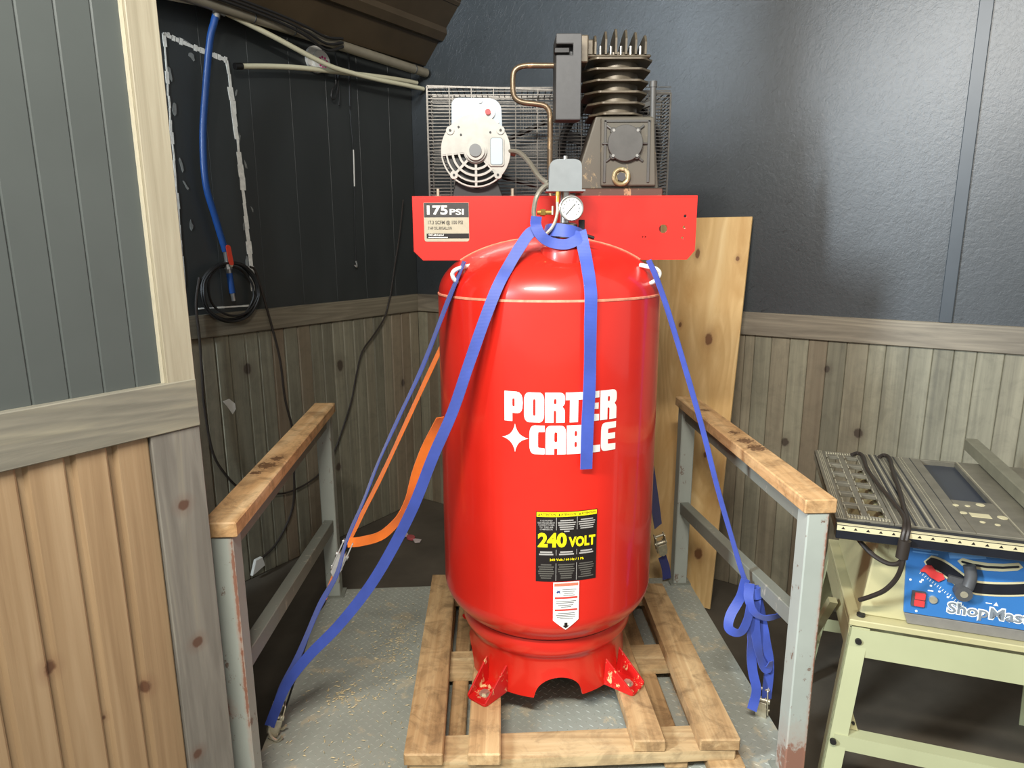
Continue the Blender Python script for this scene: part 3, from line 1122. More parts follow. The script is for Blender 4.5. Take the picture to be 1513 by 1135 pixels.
mb = MB()
wrap([[(0, .22), (.5, 0), (1, .22), (1, 1), (0, 1)]], -89.8, -77.2, .348, .4855, .0018, mb, 0)
wrap(SQ, -89.3, -77.7, .4745, .4825, .0024, mb, 1)
wrap(SQ, -89.0, -78.0, .4390, .4445, .0024, mb, 2)
wrap(SQ, -89.0, -78.0, .4050, .4100, .0024, mb, 2)
for r, (z, a0, a1) in enumerate(((.4655, -85.5, -78.6), (.460, -85.5, -79.4), (.455, -84.6, -80), (.4495, -85, -79.4), (.433, -88.4, -78.6), (.4285, -88.4, -79.6), (.422, -87.5, -80), (.417, -86, -81), (.399, -87.6, -79.2), (.394, -88.4, -78.8), (.389, -88, -79), (.384, -86.5, -80))):
    wrap(SQ, a0, a1, z - .0021, z, .0024, mb, 3)
wrap([[(0, 0), (.3, .3), (0, .5), (.3, .6), (.3, 1), (.6, .7), (.9, 1), (.8, .5), (1, 0), (.55, .35)]], -88.6, -86.2, .453, .4645, .0025, mb, 4)
wrap([[(.5, 0), (1, .5), (.72, .5), (.72, 1), (.28, 1), (.28, .5), (0, .5)]], -85.1, -81.9, .354, .371, .0025, mb, 5)
o = mb.build('warning_tag', [M['white'], M['orange_print'], M['red_print'], M['midgrey'], M['blue_print'], M['black']], comp, norm=False)
o['label'] = 'white arrow-shaped warning sticker'

# bracket plate on the dome
PY = 1.82
FX = lambda a, b, d: V(a, PY + d, b)
fl = [(-.258, 1.312), (-.234, 1.288), (.464, 1.288), (.484, 1.312), (.484, 1.4475), (-.258, 1.4475)]
mb = MB()
mb.prism([fl, circ(.398, 1.368, .011)[::-1], circ(.454, 1.40, .004, 10)[::-1], circ(.452, 1.372, .0035, 10)[::-1], circ(.449, 1.345, .003, 10)[::-1], circ(.345, 1.347, .002, 8)[::-1], circ(.352, 1.347, .002, 8)[::-1]], FX, 0, .005)
mb.prism([fl], FX, .43, .435)
mb.box(-.258, .484, PY + .001, PY + .434, 1.4475, 1.4525)
mount = mb.build('mounting_plate', M['red'], comp, bev=.0018, seg=2)
mb = MB()
for sx in (-1, 1):
    pts = []
    for k in range(10):
        z = 1.289 + (1.346 - 1.289) * k / 9
        r2 = rad(z) ** 2 - (PY - TY) ** 2
        if r2 > 0:
            pts.append(V(TX + sx * sqrt(r2), PY - .001, z))
    if len(pts) > 2:
        mb.tube(pts, .0022, 6)
build_each(mb, 'weld_bead', M['seam'], mount, smooth=True)

# 175 PSI label
mb = MB()
LB = lambda a, b, d: V(a, PY - .0012 - d, b)
mb.prism([rpoly([(-.2285, 1.337, .007), (-.111, 1.337, .007), (-.111, 1.436), (-.2285, 1.436)])], lambda a, b, d: V(a, PY - d, b), .0004, .0012, 0)
mb.add([LB(-.2275, 1.399, .0006), LB(-.1115, 1.399, .0006), LB(-.1115, 1.4355, .0006), LB(-.2275, 1.4355, .0006)], [(0, 1, 2, 3)], 1)
mb.add([LB(-.2225, 1.345, .0006), LB(-.1115, 1.345, .0006), LB(-.1115, 1.3575, .0006), LB(-.2225, 1.3575, .0006)], [(0, 1, 2, 3)], 3)
put_text(mb, '175', -.220, -.166, 1.405, 1.429, LB, .001, .035, 2)
put_text(mb, 'PSI', -.161, -.124, 1.405, 1.420, LB, .001, .025, 2)
put_text(mb, '17.3 SCFM @ 100 PSI', -.218, -.127, 1.379, 1.391, LB, .001, .015, 4, 2)
put_text(mb, '7 HP OIL./80GALLON', -.218, -.156, 1.3675, 1.3755, LB, .001, .015, 4, 2)
put_text(mb, 'Oil Lubricated', -.218, -.178, 1.3515, 1.3570, LB, .001, .03, 2, 1)
mb.add([LB(-.218, 1.3465, .001), LB(-.167, 1.3465, .001), LB(-.167, 1.349, .001), LB(-.218, 1.349, .001)], [(0, 1, 2, 3)], 2)
o = mb.build('pressure_label', [M['beige'], M['charlabel'], M['white'], M['black'], M['dark_print']], comp, norm=False)
o['label'] = 'beige and charcoal 175 PSI label'

# belt guard: a wire cage behind motor and pump
mb = MB()
gx0, gx1, gz0, gz1 = -.247, .470, 1.455, 1.783
gy0, gy1 = 2.125, 2.25
for gy in (gy0, gy1):
    z = gz0
    while z < gz1 - .002:
        mb.bar((gx0, gy, z), (gx1, gy, z - .014 * 0), .0024, .0024)
        z += .0098
    for k in range(12):
        x = gx0 + (gx1 - gx0) * k / 11
        mb.bar((x, gy - .002, gz0), (x, gy - .002, gz1 - .02 * max(0, (x - gx0)) / .72), .0026, .0026)
for gx in (gx0, gx1):
    z = gz0
    while z < gz1 - .02 * (gx > 0):
        mb.bar((gx, gy0, z), (gx, gy1, z), .0024, .0024)
        z += .0098
for k in range(42):
    x = gx0 + (gx1 - gx0) * k / 41
    mb.bar((x, gy0, gz1 - .021 * (x - gx0) / .72), (x, gy1, gz1 - .021 * (x - gx0) / .72), .0024, .0024)
for gy in (gy0, gy1):
    mb.bar((gx0, gy, gz1), (gx1, gy, gz1 - .021), .005, .005)
    mb.bar((gx0, gy, gz0), (gx0, gy, gz1), .005, .005)
    mb.bar((gx1, gy, gz0), (gx1, gy, gz1 - .021), .005, .005)
# finer weave over the right half
for k in range(52):
    x = .03 + .43 * k / 51
    mb.bar((x, gy1 - .006, gz0), (x, gy1 - .006, gz1 - .03), .0018, .0018)
bg_ = mb.build('belt_guard', M['grille'], comp)
# drive wheel with spokes inside the guard
mb = MB()
for rr_, t_ in ((.145, .012), (.03, .02)):
    mb.tube([(.300 + rr_ * cos(2 * pi * k / 40), 2.19, 1.61 + rr_ * sin(2 * pi * k / 40)) for k in range(40)], t_, 8, closed=True)
for k in range(5):
    a = 2 * pi * k / 5 + .3
    mb.bar((.30, 2.19, 1.61), (.30 + .14 * cos(a), 2.19, 1.61 + .14 * sin(a)), .03, .012, (0, 1, 0))
mb.build('flywheel', M['blackmetal'], comp, smooth=True)
mb = MB()
for dy in (-.012, .012):
    mb.tube([(-.096 + .03 * cos(t), 2.19 + dy, 1.578 + .03 * sin(t)) for t in [radians(a) for a in range(80, 281, 20)]] + [(.30 + .158 * cos(t), 2.19 + dy, 1.61 + .158 * sin(t)) for t in [radians(a) for a in range(-100, 101, 20)]], .006, 6, closed=True)
mb.build('drive_belt', M['rubber'], comp, smooth=True)

# motor
mx, mz, my, mr = -.096, 1.576, 1.925, .094
mot = MB()
mot.cyl((mx, my + .012, mz), (mx, my + .155, mz), .086, 40)
mot.cyl((mx, my + .15, mz), (mx, my + .19, mz), .082, 40, r2=.06)
mot.cyl((mx, my + .18, mz), (mx, 2.21, mz), .012, 16)
motor = mot.build('motor', M['blackmetal'], comp, smooth=True)
MO = lambda a, b, d: V(mx + a, my + d, mz + b)


def sector(r0, r1, a0, a1, n=16):
    o_ = [(r1 * cos(radians(a0 + (a1 - a0) * k / n)), r1 * sin(radians(a0 + (a1 - a0) * k / n))) for k in range(n + 1)]
    i_ = [(r0 * cos(radians(a0 + (a1 - a0) * k / n)), r0 * sin(radians(a0 + (a1 - a0) * k / n))) for k in range(n, -1, -1)]
    return [o_ + i_]


eb = MB()
eb.prism(sector(.020, mr, -45, 186, 40), MO, -.004, .012)
for r0, r1 in ((.020, .033), (.043, .049), (.060, .066), (.077, .0815), (.0905, .0945)):
    eb.prism(sector(r0, r1, 186, 315, 24), MO, -.004, .010)
for a in (186, 226, 270, 313):
    t = radians(a)
    eb.bar(MO(.03 * cos(t), .03 * sin(t), .003), MO(.093 * cos(t), .093 * sin(t), .003), .0065, .012, (0, 1, 0))
for a in (38, 142, 226, 314):
    t = radians(a)
    eb.cyl(MO(.086 * cos(t), .086 * sin(t), -.007), MO(.086 * cos(t), .086 * sin(t), .02), .011, 14)
end = eb.build('end_bell', M['motor'], comp, bev=.0012)
b = MB()
b.cyl(MO(0, 0, -.012), MO(0, 0, .01), .030, 32)
b.cyl(MO(0, 0, -.020), MO(0, 0, -.008), .025, 32)
b.build('hub', M['motor'], end, smooth=True)
b = MB()
b.cyl(MO(0, 0, -.0245), MO(0, 0, -.010), .0165, 28)
b.build('shaft_cap', plain('dull_grey_cap', sr(112, 114, 114), .45, .2), end, smooth=True)
b = MB()
for a in (38, 142, 226, 314):
    t = radians(a)
    b.cyl(MO(.086 * cos(t), .086 * sin(t), -.0085), MO(.086 * cos(t), .086 * sin(t), 0), .0035, 8)
for dx, dz in ((.040, .048), (-.039, .042), (-.045, .062), (.044, -.054)):
    b.cyl(MO(dx, dz, -.006), MO(dx, dz, 0), .003, 8)
build_each(b, 'screw', M['blackmetal'], end)
b = MB()
b.prism([rrect(.036, .077, -.040, .037, .008)], MO, -.0085, -.003)
pl = b.build('cover_plate', M['motor'], end, bev=.001)
b = MB().prism([rrect(.039, .074, -.037, .034, .007)], MO, -.0092, -.0084)
b.build('plate_border', M['switch'], end)
b = MB().prism([rrect(.041, .072, -.035, .032, .006)], MO, -.010, -.009)
b.build('plate_face', M['pale_blue'], end)
# terminal box on top, behind the end bell
b = MB()
b.prism([rpoly([(-.066, .03), (-.064, .125, 0), (-.056, .139, .018), (.052, .137, .02), (.070, .118, .012), (.073, .03)])], MO, .012, .075)
box_ = b.build('terminal_box', M['motor_box'], comp, bev=.004, seg=2)
b = MB()
b.cyl(MO(.034, .101, .0125), MO(.034, .101, .006), .019, 28)
b.build('button_ring', M['whiteplastic'], box_, smooth=True)
b = MB()
b.cyl(MO(.034, .101, .008), MO(.034, .101, -.002), .0075, 20)
b.build('reset_button', M['redbutton'], box_, smooth=True)
b = MB()
for dx, dz in ((.013, .130), (.058, .076), (-.012, .087), (.004, .087), (.018, .087)):
    b.cyl(MO(dx, dz, .013), MO(dx, dz, .008), .0055, 12)
build_each(b, 'screw', M['steel'], box_)
# cradle
b = MB()
b.prism([[(-.070, -.124), (.075, -.124), (.058, -.078), (.0, -.096), (-.058, -.076)]], MO, .02, .15)
b.build('motor_cradle', M['blackmetal'], comp, bev=.002)
for bx in (-.201, .003):
    b = MB()
    b.cyl((bx, 1.92, 1.4528), (bx, 1.92, 1.478), .0045, 10)
    b.cyl((bx, 1.92, 1.4528), (bx, 1.92, 1.459), .0085, 6)
    b.build('mounting_bolt', M['zinc'], comp)

# pump
PF = lambda a, b_, d: V(a, 1.95 + d, b_)
b = MB()
b.box(.192, .418, 1.935, 2.11, 1.4528, 1.4785)
b.build('pump_base', M['rusty_base'], comp, bev=.003)
b = MB()
b.prism([[(.176, 1.479), (.408, 1.479), (.400, 1.56), (.386, 1.668), (.230, 1.668), (.196, 1.56)]], PF, 0.0, .14)
b.prism([[(.247, 1.485), (.398, 1.485), (.388, 1.664), (.243, 1.664)]], PF, -.012, .002)
crank = b.build('crankcase', M['cast'], comp, bev=.004, seg=2)
b = MB()
b.prism([[(.252, 1.494), (.259, 1.494), (.259, 1.656), (.252, 1.656)]], PF, -.016, -.010)
b.prism([[(.372, 1.494), (.379, 1.494), (.377, 1.656), (.370, 1.656)]], PF, -.016, -.010)
b.prism([[(.252, 1.651), (.378, 1.651), (.378, 1.657), (.252, 1.657)]], PF, -.016, -.010)
build_each(b, 'face_rib', M['cast_clean'], crank, bev=.001)
b = MB()
cxp, czp = .309, 1.596
b.cyl(PF(cxp, czp, -.012), PF(cxp, czp, -.026), .0475, 40)
for a in (45, 135, 225, 315):
    t = radians(a)
    b.cyl(PF(cxp + .046 * cos(t), czp + .046 * sin(t), -.012), PF(cxp + .046 * cos(t), czp + .046 * sin(t), -.023), .009, 14)
    b.bar(PF(cxp + .05 * cos(t), czp + .05 * sin(t), -.015), PF(cxp + .072 * cos(t), czp + .066 * sin(t), -.013), .006, .008, (0, 1, 0))
for sx in (-1, 1):
    b.bar(PF(cxp + sx * .045, czp, -.016), PF(cxp + sx * .062, czp, -.013), .005, .008, (0, 1, 0))
cov = b.build('crank_cover', M['cast_clean'], comp, bev=.0015)
b = MB()
for a in (45, 135, 225, 315):
    t = radians(a)
    b.cyl(PF(cxp + .046 * cos(t), czp + .046 * sin(t), -.023), PF(cxp + .046 * cos(t), czp + .046 * sin(t), -.027), .0042, 6)
build_each(b, 'cover_bolt', M['steel'], cov)
b = MB()
b.tube([PF(.301 + .020 * cos(2 * pi * k / 28), 1.509 + .020 * sin(2 * pi * k / 28), -.018) for k in range(28)], .006, 10, closed=True)
b.cyl(PF(.301, 1.509, -.010), PF(.301, 1.509, -.017), .021, 28)
sg = b.build('sight_glass', M['dullbrass'], comp, smooth=True)
b = MB().cyl(PF(.301, 1.509, -.016), PF(.301, 1.509, -.0235), .0125, 6)
b.build('sight_lens', M['blackplastic'], sg)
# finned cylinder
b = MB()
b.cyl((.292, 2.03, 1.66), (.292, 2.03, 1.835), .062, 36)
b.build('cylinder_barrel', M['fin'], comp, smooth=True)
for z, hx, xc in ((1.672, .074, .289), (1.700, .080, .290), (1.728, .086, .287), (1.757, .090, .286), (1.786, .094, .286), (1.812, .096, .288)):
    q = rpoly([(-hx, -.048), (-hx + .036, -.085, .006), (hx - .030, -.085, .006), (hx, -.050), (hx, .06), (hx - .03, .085), (-hx + .03, .085), (-hx, .06)], 3)
    b = MB().prism([q], lambda a, c, d, xc=xc: V(xc + a, 2.03 + c, d), z, z + .0055)
    b.build('cooling_fin', M['fin'], comp, bev=.001)
b = MB()
b.box(.200, .376, 1.955, 2.11, 1.8185, 1.826)
b.box(.196, .222, 1.965, 2.05, 1.826, 1.866)
b.box(.172, .205, 1.93, 2.03, 1.80, 1.868)
head = b.build('cylinder_head', M['fin'], comp, bev=.003)
for i, x in enumerate((.226, .254, .281, .308, .334, .360)):
    h = (.050, .060, .066, .064, .058, .050)[i]
    q = rpoly([(1.951, 1.825), (2.10, 1.825), (2.10, 1.825 + h * .55), (2.02, 1.825 + h * .96, .04), (1.966, 1.826 + h * 1.02, .008), (1.951, 1.825 + h * .62)], 4)
    b = MB().prism([q], lambda a, c, d, x=x: V(x + d, a, c), -.0028, .0028)
    b.build('head_fin', M['fin'], comp, bev=.0008)
b = MB()
for x in (.241, .269, .296, .322, .348):
    b.cyl((x, 1.965, 1.825), (x, 1.965, 1.848), .004, 8)
build_each(b, 'head_bolt', M['steel'], head)
# breather tube on the right
b = MB()
b.cyl((.393, 1.965, 1.475), (.386, 1.965, 1.752), .0085, 14)
b.cyl((.3895, 1.965, 1.648), (.389, 1.965, 1.656), .0115, 6)
b.cyl((.386, 1.965, 1.745), (.386, 1.965, 1.76), .0105, 12)
b.bar((.365, 1.99, 1.70), (.387, 1.965, 1.705), .012, .012)
b.build('breather_tube', M['cast_clean'], comp, smooth=True)
# intake filter box
b = MB()
b.prism([[(1.905, 1.647), (2.0, 1.66), (2.0, 1.865), (1.905, 1.858)]], lambda a, c, d: V(d, a, c), .116, .182)
b.prism([[(.116, 1.647), (.182, 1.647), (.182, 1.857), (.116, 1.857), (.116, 1.831), (.160, 1.831), (.160, 1.806), (.116, 1.806)]], lambda a, c, d: V(a, 1.876 + d, c), 0, .030)
filt = b.build('air_filter_box', M['blackplastic'], comp, bev=.003, seg=2)
b = MB().box(.112, .152, 1.886, 1.9045, 1.812, 1.826)
b.build('filter_latch', M['rubber'], filt, bev=.002)
# copper delivery tube
b = MB()
b.tube(smooth_path([(.14, 1.98, 1.804), (.09, 1.98, 1.804), (.04, 1.98, 1.804), (.016, 1.98, 1.797), (.006, 1.98, 1.780), (.006, 1.98, 1.737), (.014, 1.98, 1.719), (.034, 1.98, 1.710), (.07, 1.98, 1.706), (.095, 1.98, 1.700), (.106, 1.98, 1.682), (.108, 1.98, 1.64), (.108, 1.98, 1.50), (.110, 1.97, 1.454)], 4), .0075, 10)
b.build('delivery_tube', M['copper'], comp, smooth=True)

# neck fitting, pressure switch, gauge
nx, ny = .130, 1.70
b = MB().lathe([(.060, 1.285), (.060, 1.318), (.054, 1.326), (.040, 1.330), (.036, 1.345)], nx, ny, 40)
b.build('neck_collar', M['red'], comp, smooth=True)
b = MB().lathe([(.034, 1.33), (.034, 1.357), (.0315, 1.359), (.0315, 1.377), (.026, 1.381), (.012, 1.381), (.012, 1.46)], nx, ny, 40)
b.build('coupling', M['steel'], comp, smooth=True)
b = MB()
b.prism([rpoly([(.089, 1.457), (.168, 1.457), (.167, 1.520, .012), (.155, 1.527, .01), (.104, 1.527, .01), (.091, 1.518, .012)])], lambda a, c, d: V(a, 1.672 + d, c), 0, .06)
b.box(.083, .176, 1.668, 1.736, 1.4535, 1.4575)
sw = b.build('pressure_switch', M['switch'], comp, bev=.003, seg=2)
b = MB().cyl((.130, 1.70, 1.526), (.130, 1.70, 1.537), .0055, 12)
b.build('cap_nut', M['steel'], sw, smooth=True)
GF = lambda a, c, d: V(.141 + a, 1.645 + d, 1.413 + c)
b = MB()
b.prism([circ(0, 0, .0275, 36)], GF, 0, .022)
b.tube([GF(.0265 * cos(2 * pi * k / 36), .0265 * sin(2 * pi * k / 36), -.001) for k in range(36)], .0028, 8, closed=True)
b.cyl(GF(0, 0, .02), GF(-.011, 0, .055), .008, 12)
ga = b.build('pressure_gauge', M['steel'], comp, smooth=True)
b = MB().prism([circ(0, 0, .0245, 36)], GF, -.0008, .001)
b.build('dial_face', M['white'], ga)
b = MB()
b.bar(GF(-.012, -.014, -.0016), GF(.009, .010, -.0016), .0018, .0008, (0, 1, 0))
for k in range(12):
    a = radians(-50 + 280 * k / 11)
    b.bar(GF(.017 * cos(a), .017 * sin(a), -.0014), GF(.021 * cos(a), .021 * sin(a), -.0014), .0016, .0006, (0, 1, 0))
b.build('dial_needle', M['black'], ga)
b = MB()
b.cyl((.111, 1.675, 1.457), (.111, 1.675, 1.444), .006, 6)
b.cyl((.111, 1.675, 1.446), (.110, 1.675, 1.428), .0045, 12)
b.cyl((.062, 1.69, 1.405), (.10, 1.695, 1.405), .0055, 8)
b.cyl((.070, 1.691, 1.405), (.082, 1.692, 1.405), .0085, 6)
b.build('brass_fitting', M['brass'], comp, smooth=True, angle=30)
b = MB()
b.tube(smooth_path([(.110, 1.675, 1.43), (.110, 1.668, 1.41), (.106, 1.66, 1.388), (.096, 1.655, 1.368), (.084, 1.655, 1.355)], 5), .004, 8)
b.tube(smooth_path([(.100, 1.69, 1.42), (.100, 1.69, 1.40)], 3), .003, 8)
b.build('unloader_tube', M['zinc'], comp, smooth=True)
b = MB()
b.cyl((.010, 1.94, 1.572), (-.012, 1.93, 1.577), .009, 10)
b.tube(smooth_path([(-.008, 1.93, 1.577), (.02, 1.90, 1.570), (.045, 1.84, 1.540), (.066, 1.77, 1.500), (.082, 1.71, 1.478), (.09, 1.70, 1.475)], 6), .0065, 8)
b.tube(smooth_path([(.092, 1.70, 1.472), (.075, 1.69, 1.462), (.060, 1.68, 1.440), (.054, 1.68, 1.41), (.056, 1.68, 1.39), (.062, 1.68, 1.375)], 6), .006, 8)
b.build('flexible_conduit', M['greyflex'], comp, smooth=True)
b = MB()
b.box(.1645, .178, 1.688, 1.71, 1.352, 1.388)
b.cyl((.176, 1.69, 1.353), (.202, 1.69, 1.344), .0045, 8)
b.build('drain_valve', M['rubber'], comp, bev=.001)
# lifting lugs on the tank shoulders
for sx in (-1, 1):
    b = MB()
    ex, ez = (-.136, 1.262) if sx < 0 else (.357, 1.262)
    ey = 1.715
    b.tube(smooth_path([(ex + .03 * -sx, ey + .03, ez + .015), (ex, ey - .004, ez + .008), (ex + sx * .012, ey - .006, ez - .004), (ex + sx * .006, ey - .002, ez - .02), (ex - sx * .006, ey + .012, ez - .03)], 5), .0055, 8)
    b.build('lifting_lug', M['whiteplastic'], comp, smooth=True)

# ------------------------------------------------------------------ straps
P1 = [(0.072, 1.657, 1.367), (0.044, 1.650, 1.356), (0.020, 1.645, 1.324), (-0.006, 1.635, 1.282), (-0.034, 1.606, 1.231), (-0.066, 1.594, 1.152), (-0.104, 1.592, 1.047), (-0.145, 1.590, 0.931), (-0.194, 1.585, 0.822), (-0.244, 1.585, 0.698), (-0.304, 1.590, 0.578), (-0.370, 1.595, 0.467), (-0.456, 1.600, 0.355), (-0.545, 1.606, 0.259), (-0.605, 1.606, 0.178), (-0.648, 1.606, 0.085), (-0.662, 1.606, 0.050)]
P2 = [(-0.118, 1.715, 1.289), (-0.164, 1.705, 1.182), (-0.227, 1.700, 1.028), (-0.289, 1.680, 0.900), (-0.342, 1.660, 0.788), (-0.389, 1.650, 0.673), (-0.433, 1.640, 0.574), (-0.463, 1.635, 0.481), (-0.516, 1.634, 0.386), (-0.578, 1.634, 0.247), (-0.630, 1.634, 0.147), (-0.662, 1.634, 0.060)]
PO = [(-0.183, 2.0, 1.085), (-0.249, 1.930, 0.946), (-0.305, 1.880, 0.827), (-0.369, 1.830, 0.692), (-0.424, 1.790, 0.586), (-0.459, 1.760, 0.518)]
PO2 = [(-0.489, 1.730, 0.451), (-0.504, 1.720, 0.412), (-0.520, 1.710, 0.372)]
POT = [(-0.459, 1.752, 0.517), (-0.417, 1.745, 0.525), (-0.360, 1.745, 0.544), (-0.310, 1.740, 0.596), (-0.280, 1.735, 0.657), (-0.258, 1.730, 0.727), (-0.231, 1.720, 0.796), (-0.207, 1.710, 0.846), (-0.186, 1.695, 0.892)]
PC = [(0.164, 1.655, 1.360), (0.169, 1.640, 1.331), (0.176, 1.620, 1.292), (0.182, 1.596, 1.246), (0.184, 1.580, 1.208), (0.184, 1.578, 1.145), (0.185, 1.578, 1.015), (0.182, 1.578, 0.899), (0.181, 1.578, 0.791)]
PR = [(0.337, 1.690, 1.291), (0.357, 1.695, 1.252), (0.393, 1.715, 1.171), (0.449, 1.730, 1.018), (0.509, 1.745, 0.845), (0.560, 1.750, 0.678), (0.607, 1.752, 0.537), (0.649, 1.752, 0.415), (0.664, 1.748, 0.392)]
CAMP = V(0, 0, CAM_H)


def towards(p):
    return (CAMP - V(*p)).normalized()


def hook(mb, p, d, s=.018):
    p, d = V(*p), V(*d).normalized()
    w = d.cross(V(0, 1, 0)).normalized()
    mb.tube(smooth_path([p, p + d * s, p + d * 2 * s + w * s * .6, p + d * 2.4 * s + w * s * 1.5, p + d * 1.6 * s + w * s * 2.1], 5), .004, 8)


def ratchet(parent, c, d, face, w=.04, mat='zinc'):
    """ratchet buckle lying along d, its flat side looking to face"""
    c, d, face = V(*c), V(*d).normalized(), V(*face).normalized()
    sd = d.cross(face).normalized()
    fc = sd.cross(d).normalized()
    if fc.dot(face) < 0:
        fc = -fc
    fr = lambda a, b_, e: c + d * a + sd * b_ + fc * e
    mb = MB()
    for sgn in (-1, 1):
        mb.prism([rrect(-.045, .045, -.010, .016, .006)], lambda p, q, e, sgn=sgn: fr(p, sgn * w / 2 + e, q), -.0015, .0015)
    for a in (-.036, .036):
        mb.cyl(fr(a, -w / 2 - .003, 0), fr(a, w / 2 + .003, 0), .0045, 10)
    mb.cyl(fr(0, -w / 2 - .005, .004), fr(0, w / 2 + .005, .004), .009, 14)
    fr_ = mb.build('ratchet_buckle', M[mat], parent, smooth=True, angle=30)
    mb = MB()
    for sgn in (-1, 1):
        mb.prism([circ(0, .004, .015, 14)], lambda p, q, e, sgn=sgn: fr(p, sgn * (w / 2 - .006) + e, q), -.0012, .0012)
    mb.prism([[(-.004, -w / 2 + .002), (.05, -w / 2 + .002), (.06, 0), (.05, w / 2 - .002), (-.004, w / 2 - .002)]], lambda p, q, e: fr(p, q, .02 + e), -.001, .001)
    mb.build('ratchet_handle', M[mat], fr_, bev=.001)


st = thing('tie_down_strap', (-0.662, 1.606, 0.004), 'blue webbing strap looped round the tank neck, one end over the lettering', 'strap')
mb = MB()
ribbon(mb, P1, .0275, (-.1, -1, .25), (10, 0, 0, 6, -12, 0, 14, -6), wob=2)
# the loop round the neck
loop = []
for k in range(17):
    a = radians(-215 + 250 * k / 16)
    loop.append((nx + .050 * cos(a), ny + .050 * sin(a), 1.352 + .012 * cos(a + 2.2)))
lp = [(p[0], p[1], p[2]) for p in loop]
pp = smooth_path(lp, 3)
vs_, fs = [], []
for i, p in enumerate(pp):
    er = V(p.x - nx, p.y - ny, 0).normalized()
    for a_, b_ in ((-.015, -.0012), (.015, -.0012), (.015, .0012), (-.015, .0012)):
        vs_.append(p + UP * a_ + er * (b_ + a_ * -.25))
for i in range(len(pp) - 1):
    for k in range(4):
        l = (k + 1) % 4
        fs.append((i * 4 + k, i * 4 + l, i * 4 + 4 + l, i * 4 + 4 + k))
mb.add(vs_, fs)
ribbon(mb, [(.060, 1.672, 1.395), (.058, 1.648, 1.375), (.070, 1.640, 1.350), (.095, 1.641, 1.334), (.130, 1.640, 1.330), (.158, 1.645, 1.342), (.166, 1.655, 1.358)], .026, (0, -1, .4), 0)
ribbon(mb, PC, .030, (.15, -1, .1), (35, 8, 0, 0, 0, -6, 4, 0), wob=2.5)
mb.build('webbing', M['bluestrap'], st, smooth=True, angle=50)
mb = MB()
hook(mb, (-0.662, 1.606, 0.052), (-.18, 0, -1))
mb.build('floor_hook', M['zinc'], st, smooth=True)

st = thing('tie_down_strap', (-0.664, 1.634, 0.004), 'narrow taut blue strap from the left shoulder lug down to the left deck edge', 'strap')
mb = MB()
ribbon(mb, P2, .025, (-.5, -1, .25), (40, 36, 42, 46, 42, 36, 30, 20, 10), wob=2)
mb.build('webbing', M['bluestrap'], st, smooth=True, angle=50)
mb = MB()
hook(mb, (-0.662, 1.634, 0.062), (-.15, .1, -1))
mb.build('floor_hook', M['zinc'], st, smooth=True)
ratchet(st, (-.652, 1.632, .060), (-.3, 0, -1), (.5, -1, .4), .03, 'zinc')

st = thing('ratchet_strap', (-0.60, 1.70, 0.004), 'orange ratchet strap left of the tank with a loose curling tail', 'strap')
mb = MB()
ribbon(mb, PO, .027, (-.3, -1, .25), (40, 44, 48, 46, 40), wob=1)
ribbon(mb, PO2, .024, (-.3, -1, .25), 44)
ribbon(mb, POT, .026, (-.1, -1, .5), (0, 4, 30, 60, 62, 30, 25, 48, 70))
mb.build('webbing', M['orangestrap'], st, smooth=True, angle=50)
ratchet(st, (-.474, 1.742, .484), (-.45, -.45, -1), (.2, -1, .3), .026, 'steel')
mb = MB()
mb.tube(smooth_path([(-0.520, 1.710, 0.372), (-.530, 1.705, .352), (-.545, 1.70, .335)], 4), .007, 8)
mb.tube([(-.545, 1.70, .335), (-.60, 1.685, .17), (-.655, 1.67, .012)], .003, 6)
mb.build('end_hook', M['rubber'], st, smooth=True)

st = thing('tie_down_strap', (0.68, 1.73, 0.004), 'blue strap from the right shoulder lug with its slack knotted under the right railing', 'strap')
mb = MB()
ribbon(mb, PR, .015, (.3, -1, .2), (60, 64, 62, 58, 60, 64, 62, 50), wob=2)
mb.build('webbing', M['bluestrap'], st, smooth=True, angle=50)
BS = [
    ([(0.650, 1.735, 0.412), (0.634, 1.72, 0.365), (0.603, 1.70, 0.322), (0.598, 1.69, 0.287), (0.626, 1.68, 0.281), (0.648, 1.69, 0.318), (0.662, 1.71, 0.370)], (0, 20, 50, 20, 0, 10)),
    ([(0.654, 1.712, 0.411), (0.650, 1.70, 0.372), (0.664, 1.685, 0.337), (0.695, 1.68, 0.325), (0.730, 1.683, 0.332), (0.752, 1.70, 0.345)], (10, 50, 60, 40, 30, 50)),
    ([(0.668, 1.715, 0.404), (0.662, 1.705, 0.335), (0.662, 1.695, 0.250), (0.672, 1.69, 0.158), (0.683, 1.68, 0.102), (0.672, 1.672, 0.044)], (0, 8, -20, 30, 10, 40)),
    ([(0.674, 1.72, 0.396), (0.692, 1.71, 0.312), (0.708, 1.70, 0.236), (0.722, 1.70, 0.164), (0.722, 1.70, 0.060)], (20, 30, 10, 35, 20)),
    ([(0.676, 1.712, 0.402), (0.672, 1.70, 0.300), (0.690, 1.69, 0.198), (0.712, 1.69, 0.160), (0.722, 1.69, 0.185)], (30, 20, -20, 0, 30)),
]
mb = MB()
for pts, tw in BS:
    ribbon(mb, pts, .026, (.2, -1, .2), tw, wob=4)
ribbon(mb, [(.640, 1.742, .385), (.652, 1.712, .382), (.676, 1.702, .384), (.694, 1.716, .392), (.69, 1.74, .40)], .030, (0, 0, 1), 80)
mb.build('slack_bundle', M['bluestrap'], st, smooth=True, angle=50)
ratchet(st, (.715, 1.712, .05), (.1, .1, -1), (-.6, -1, .4), .034, 'zinc')

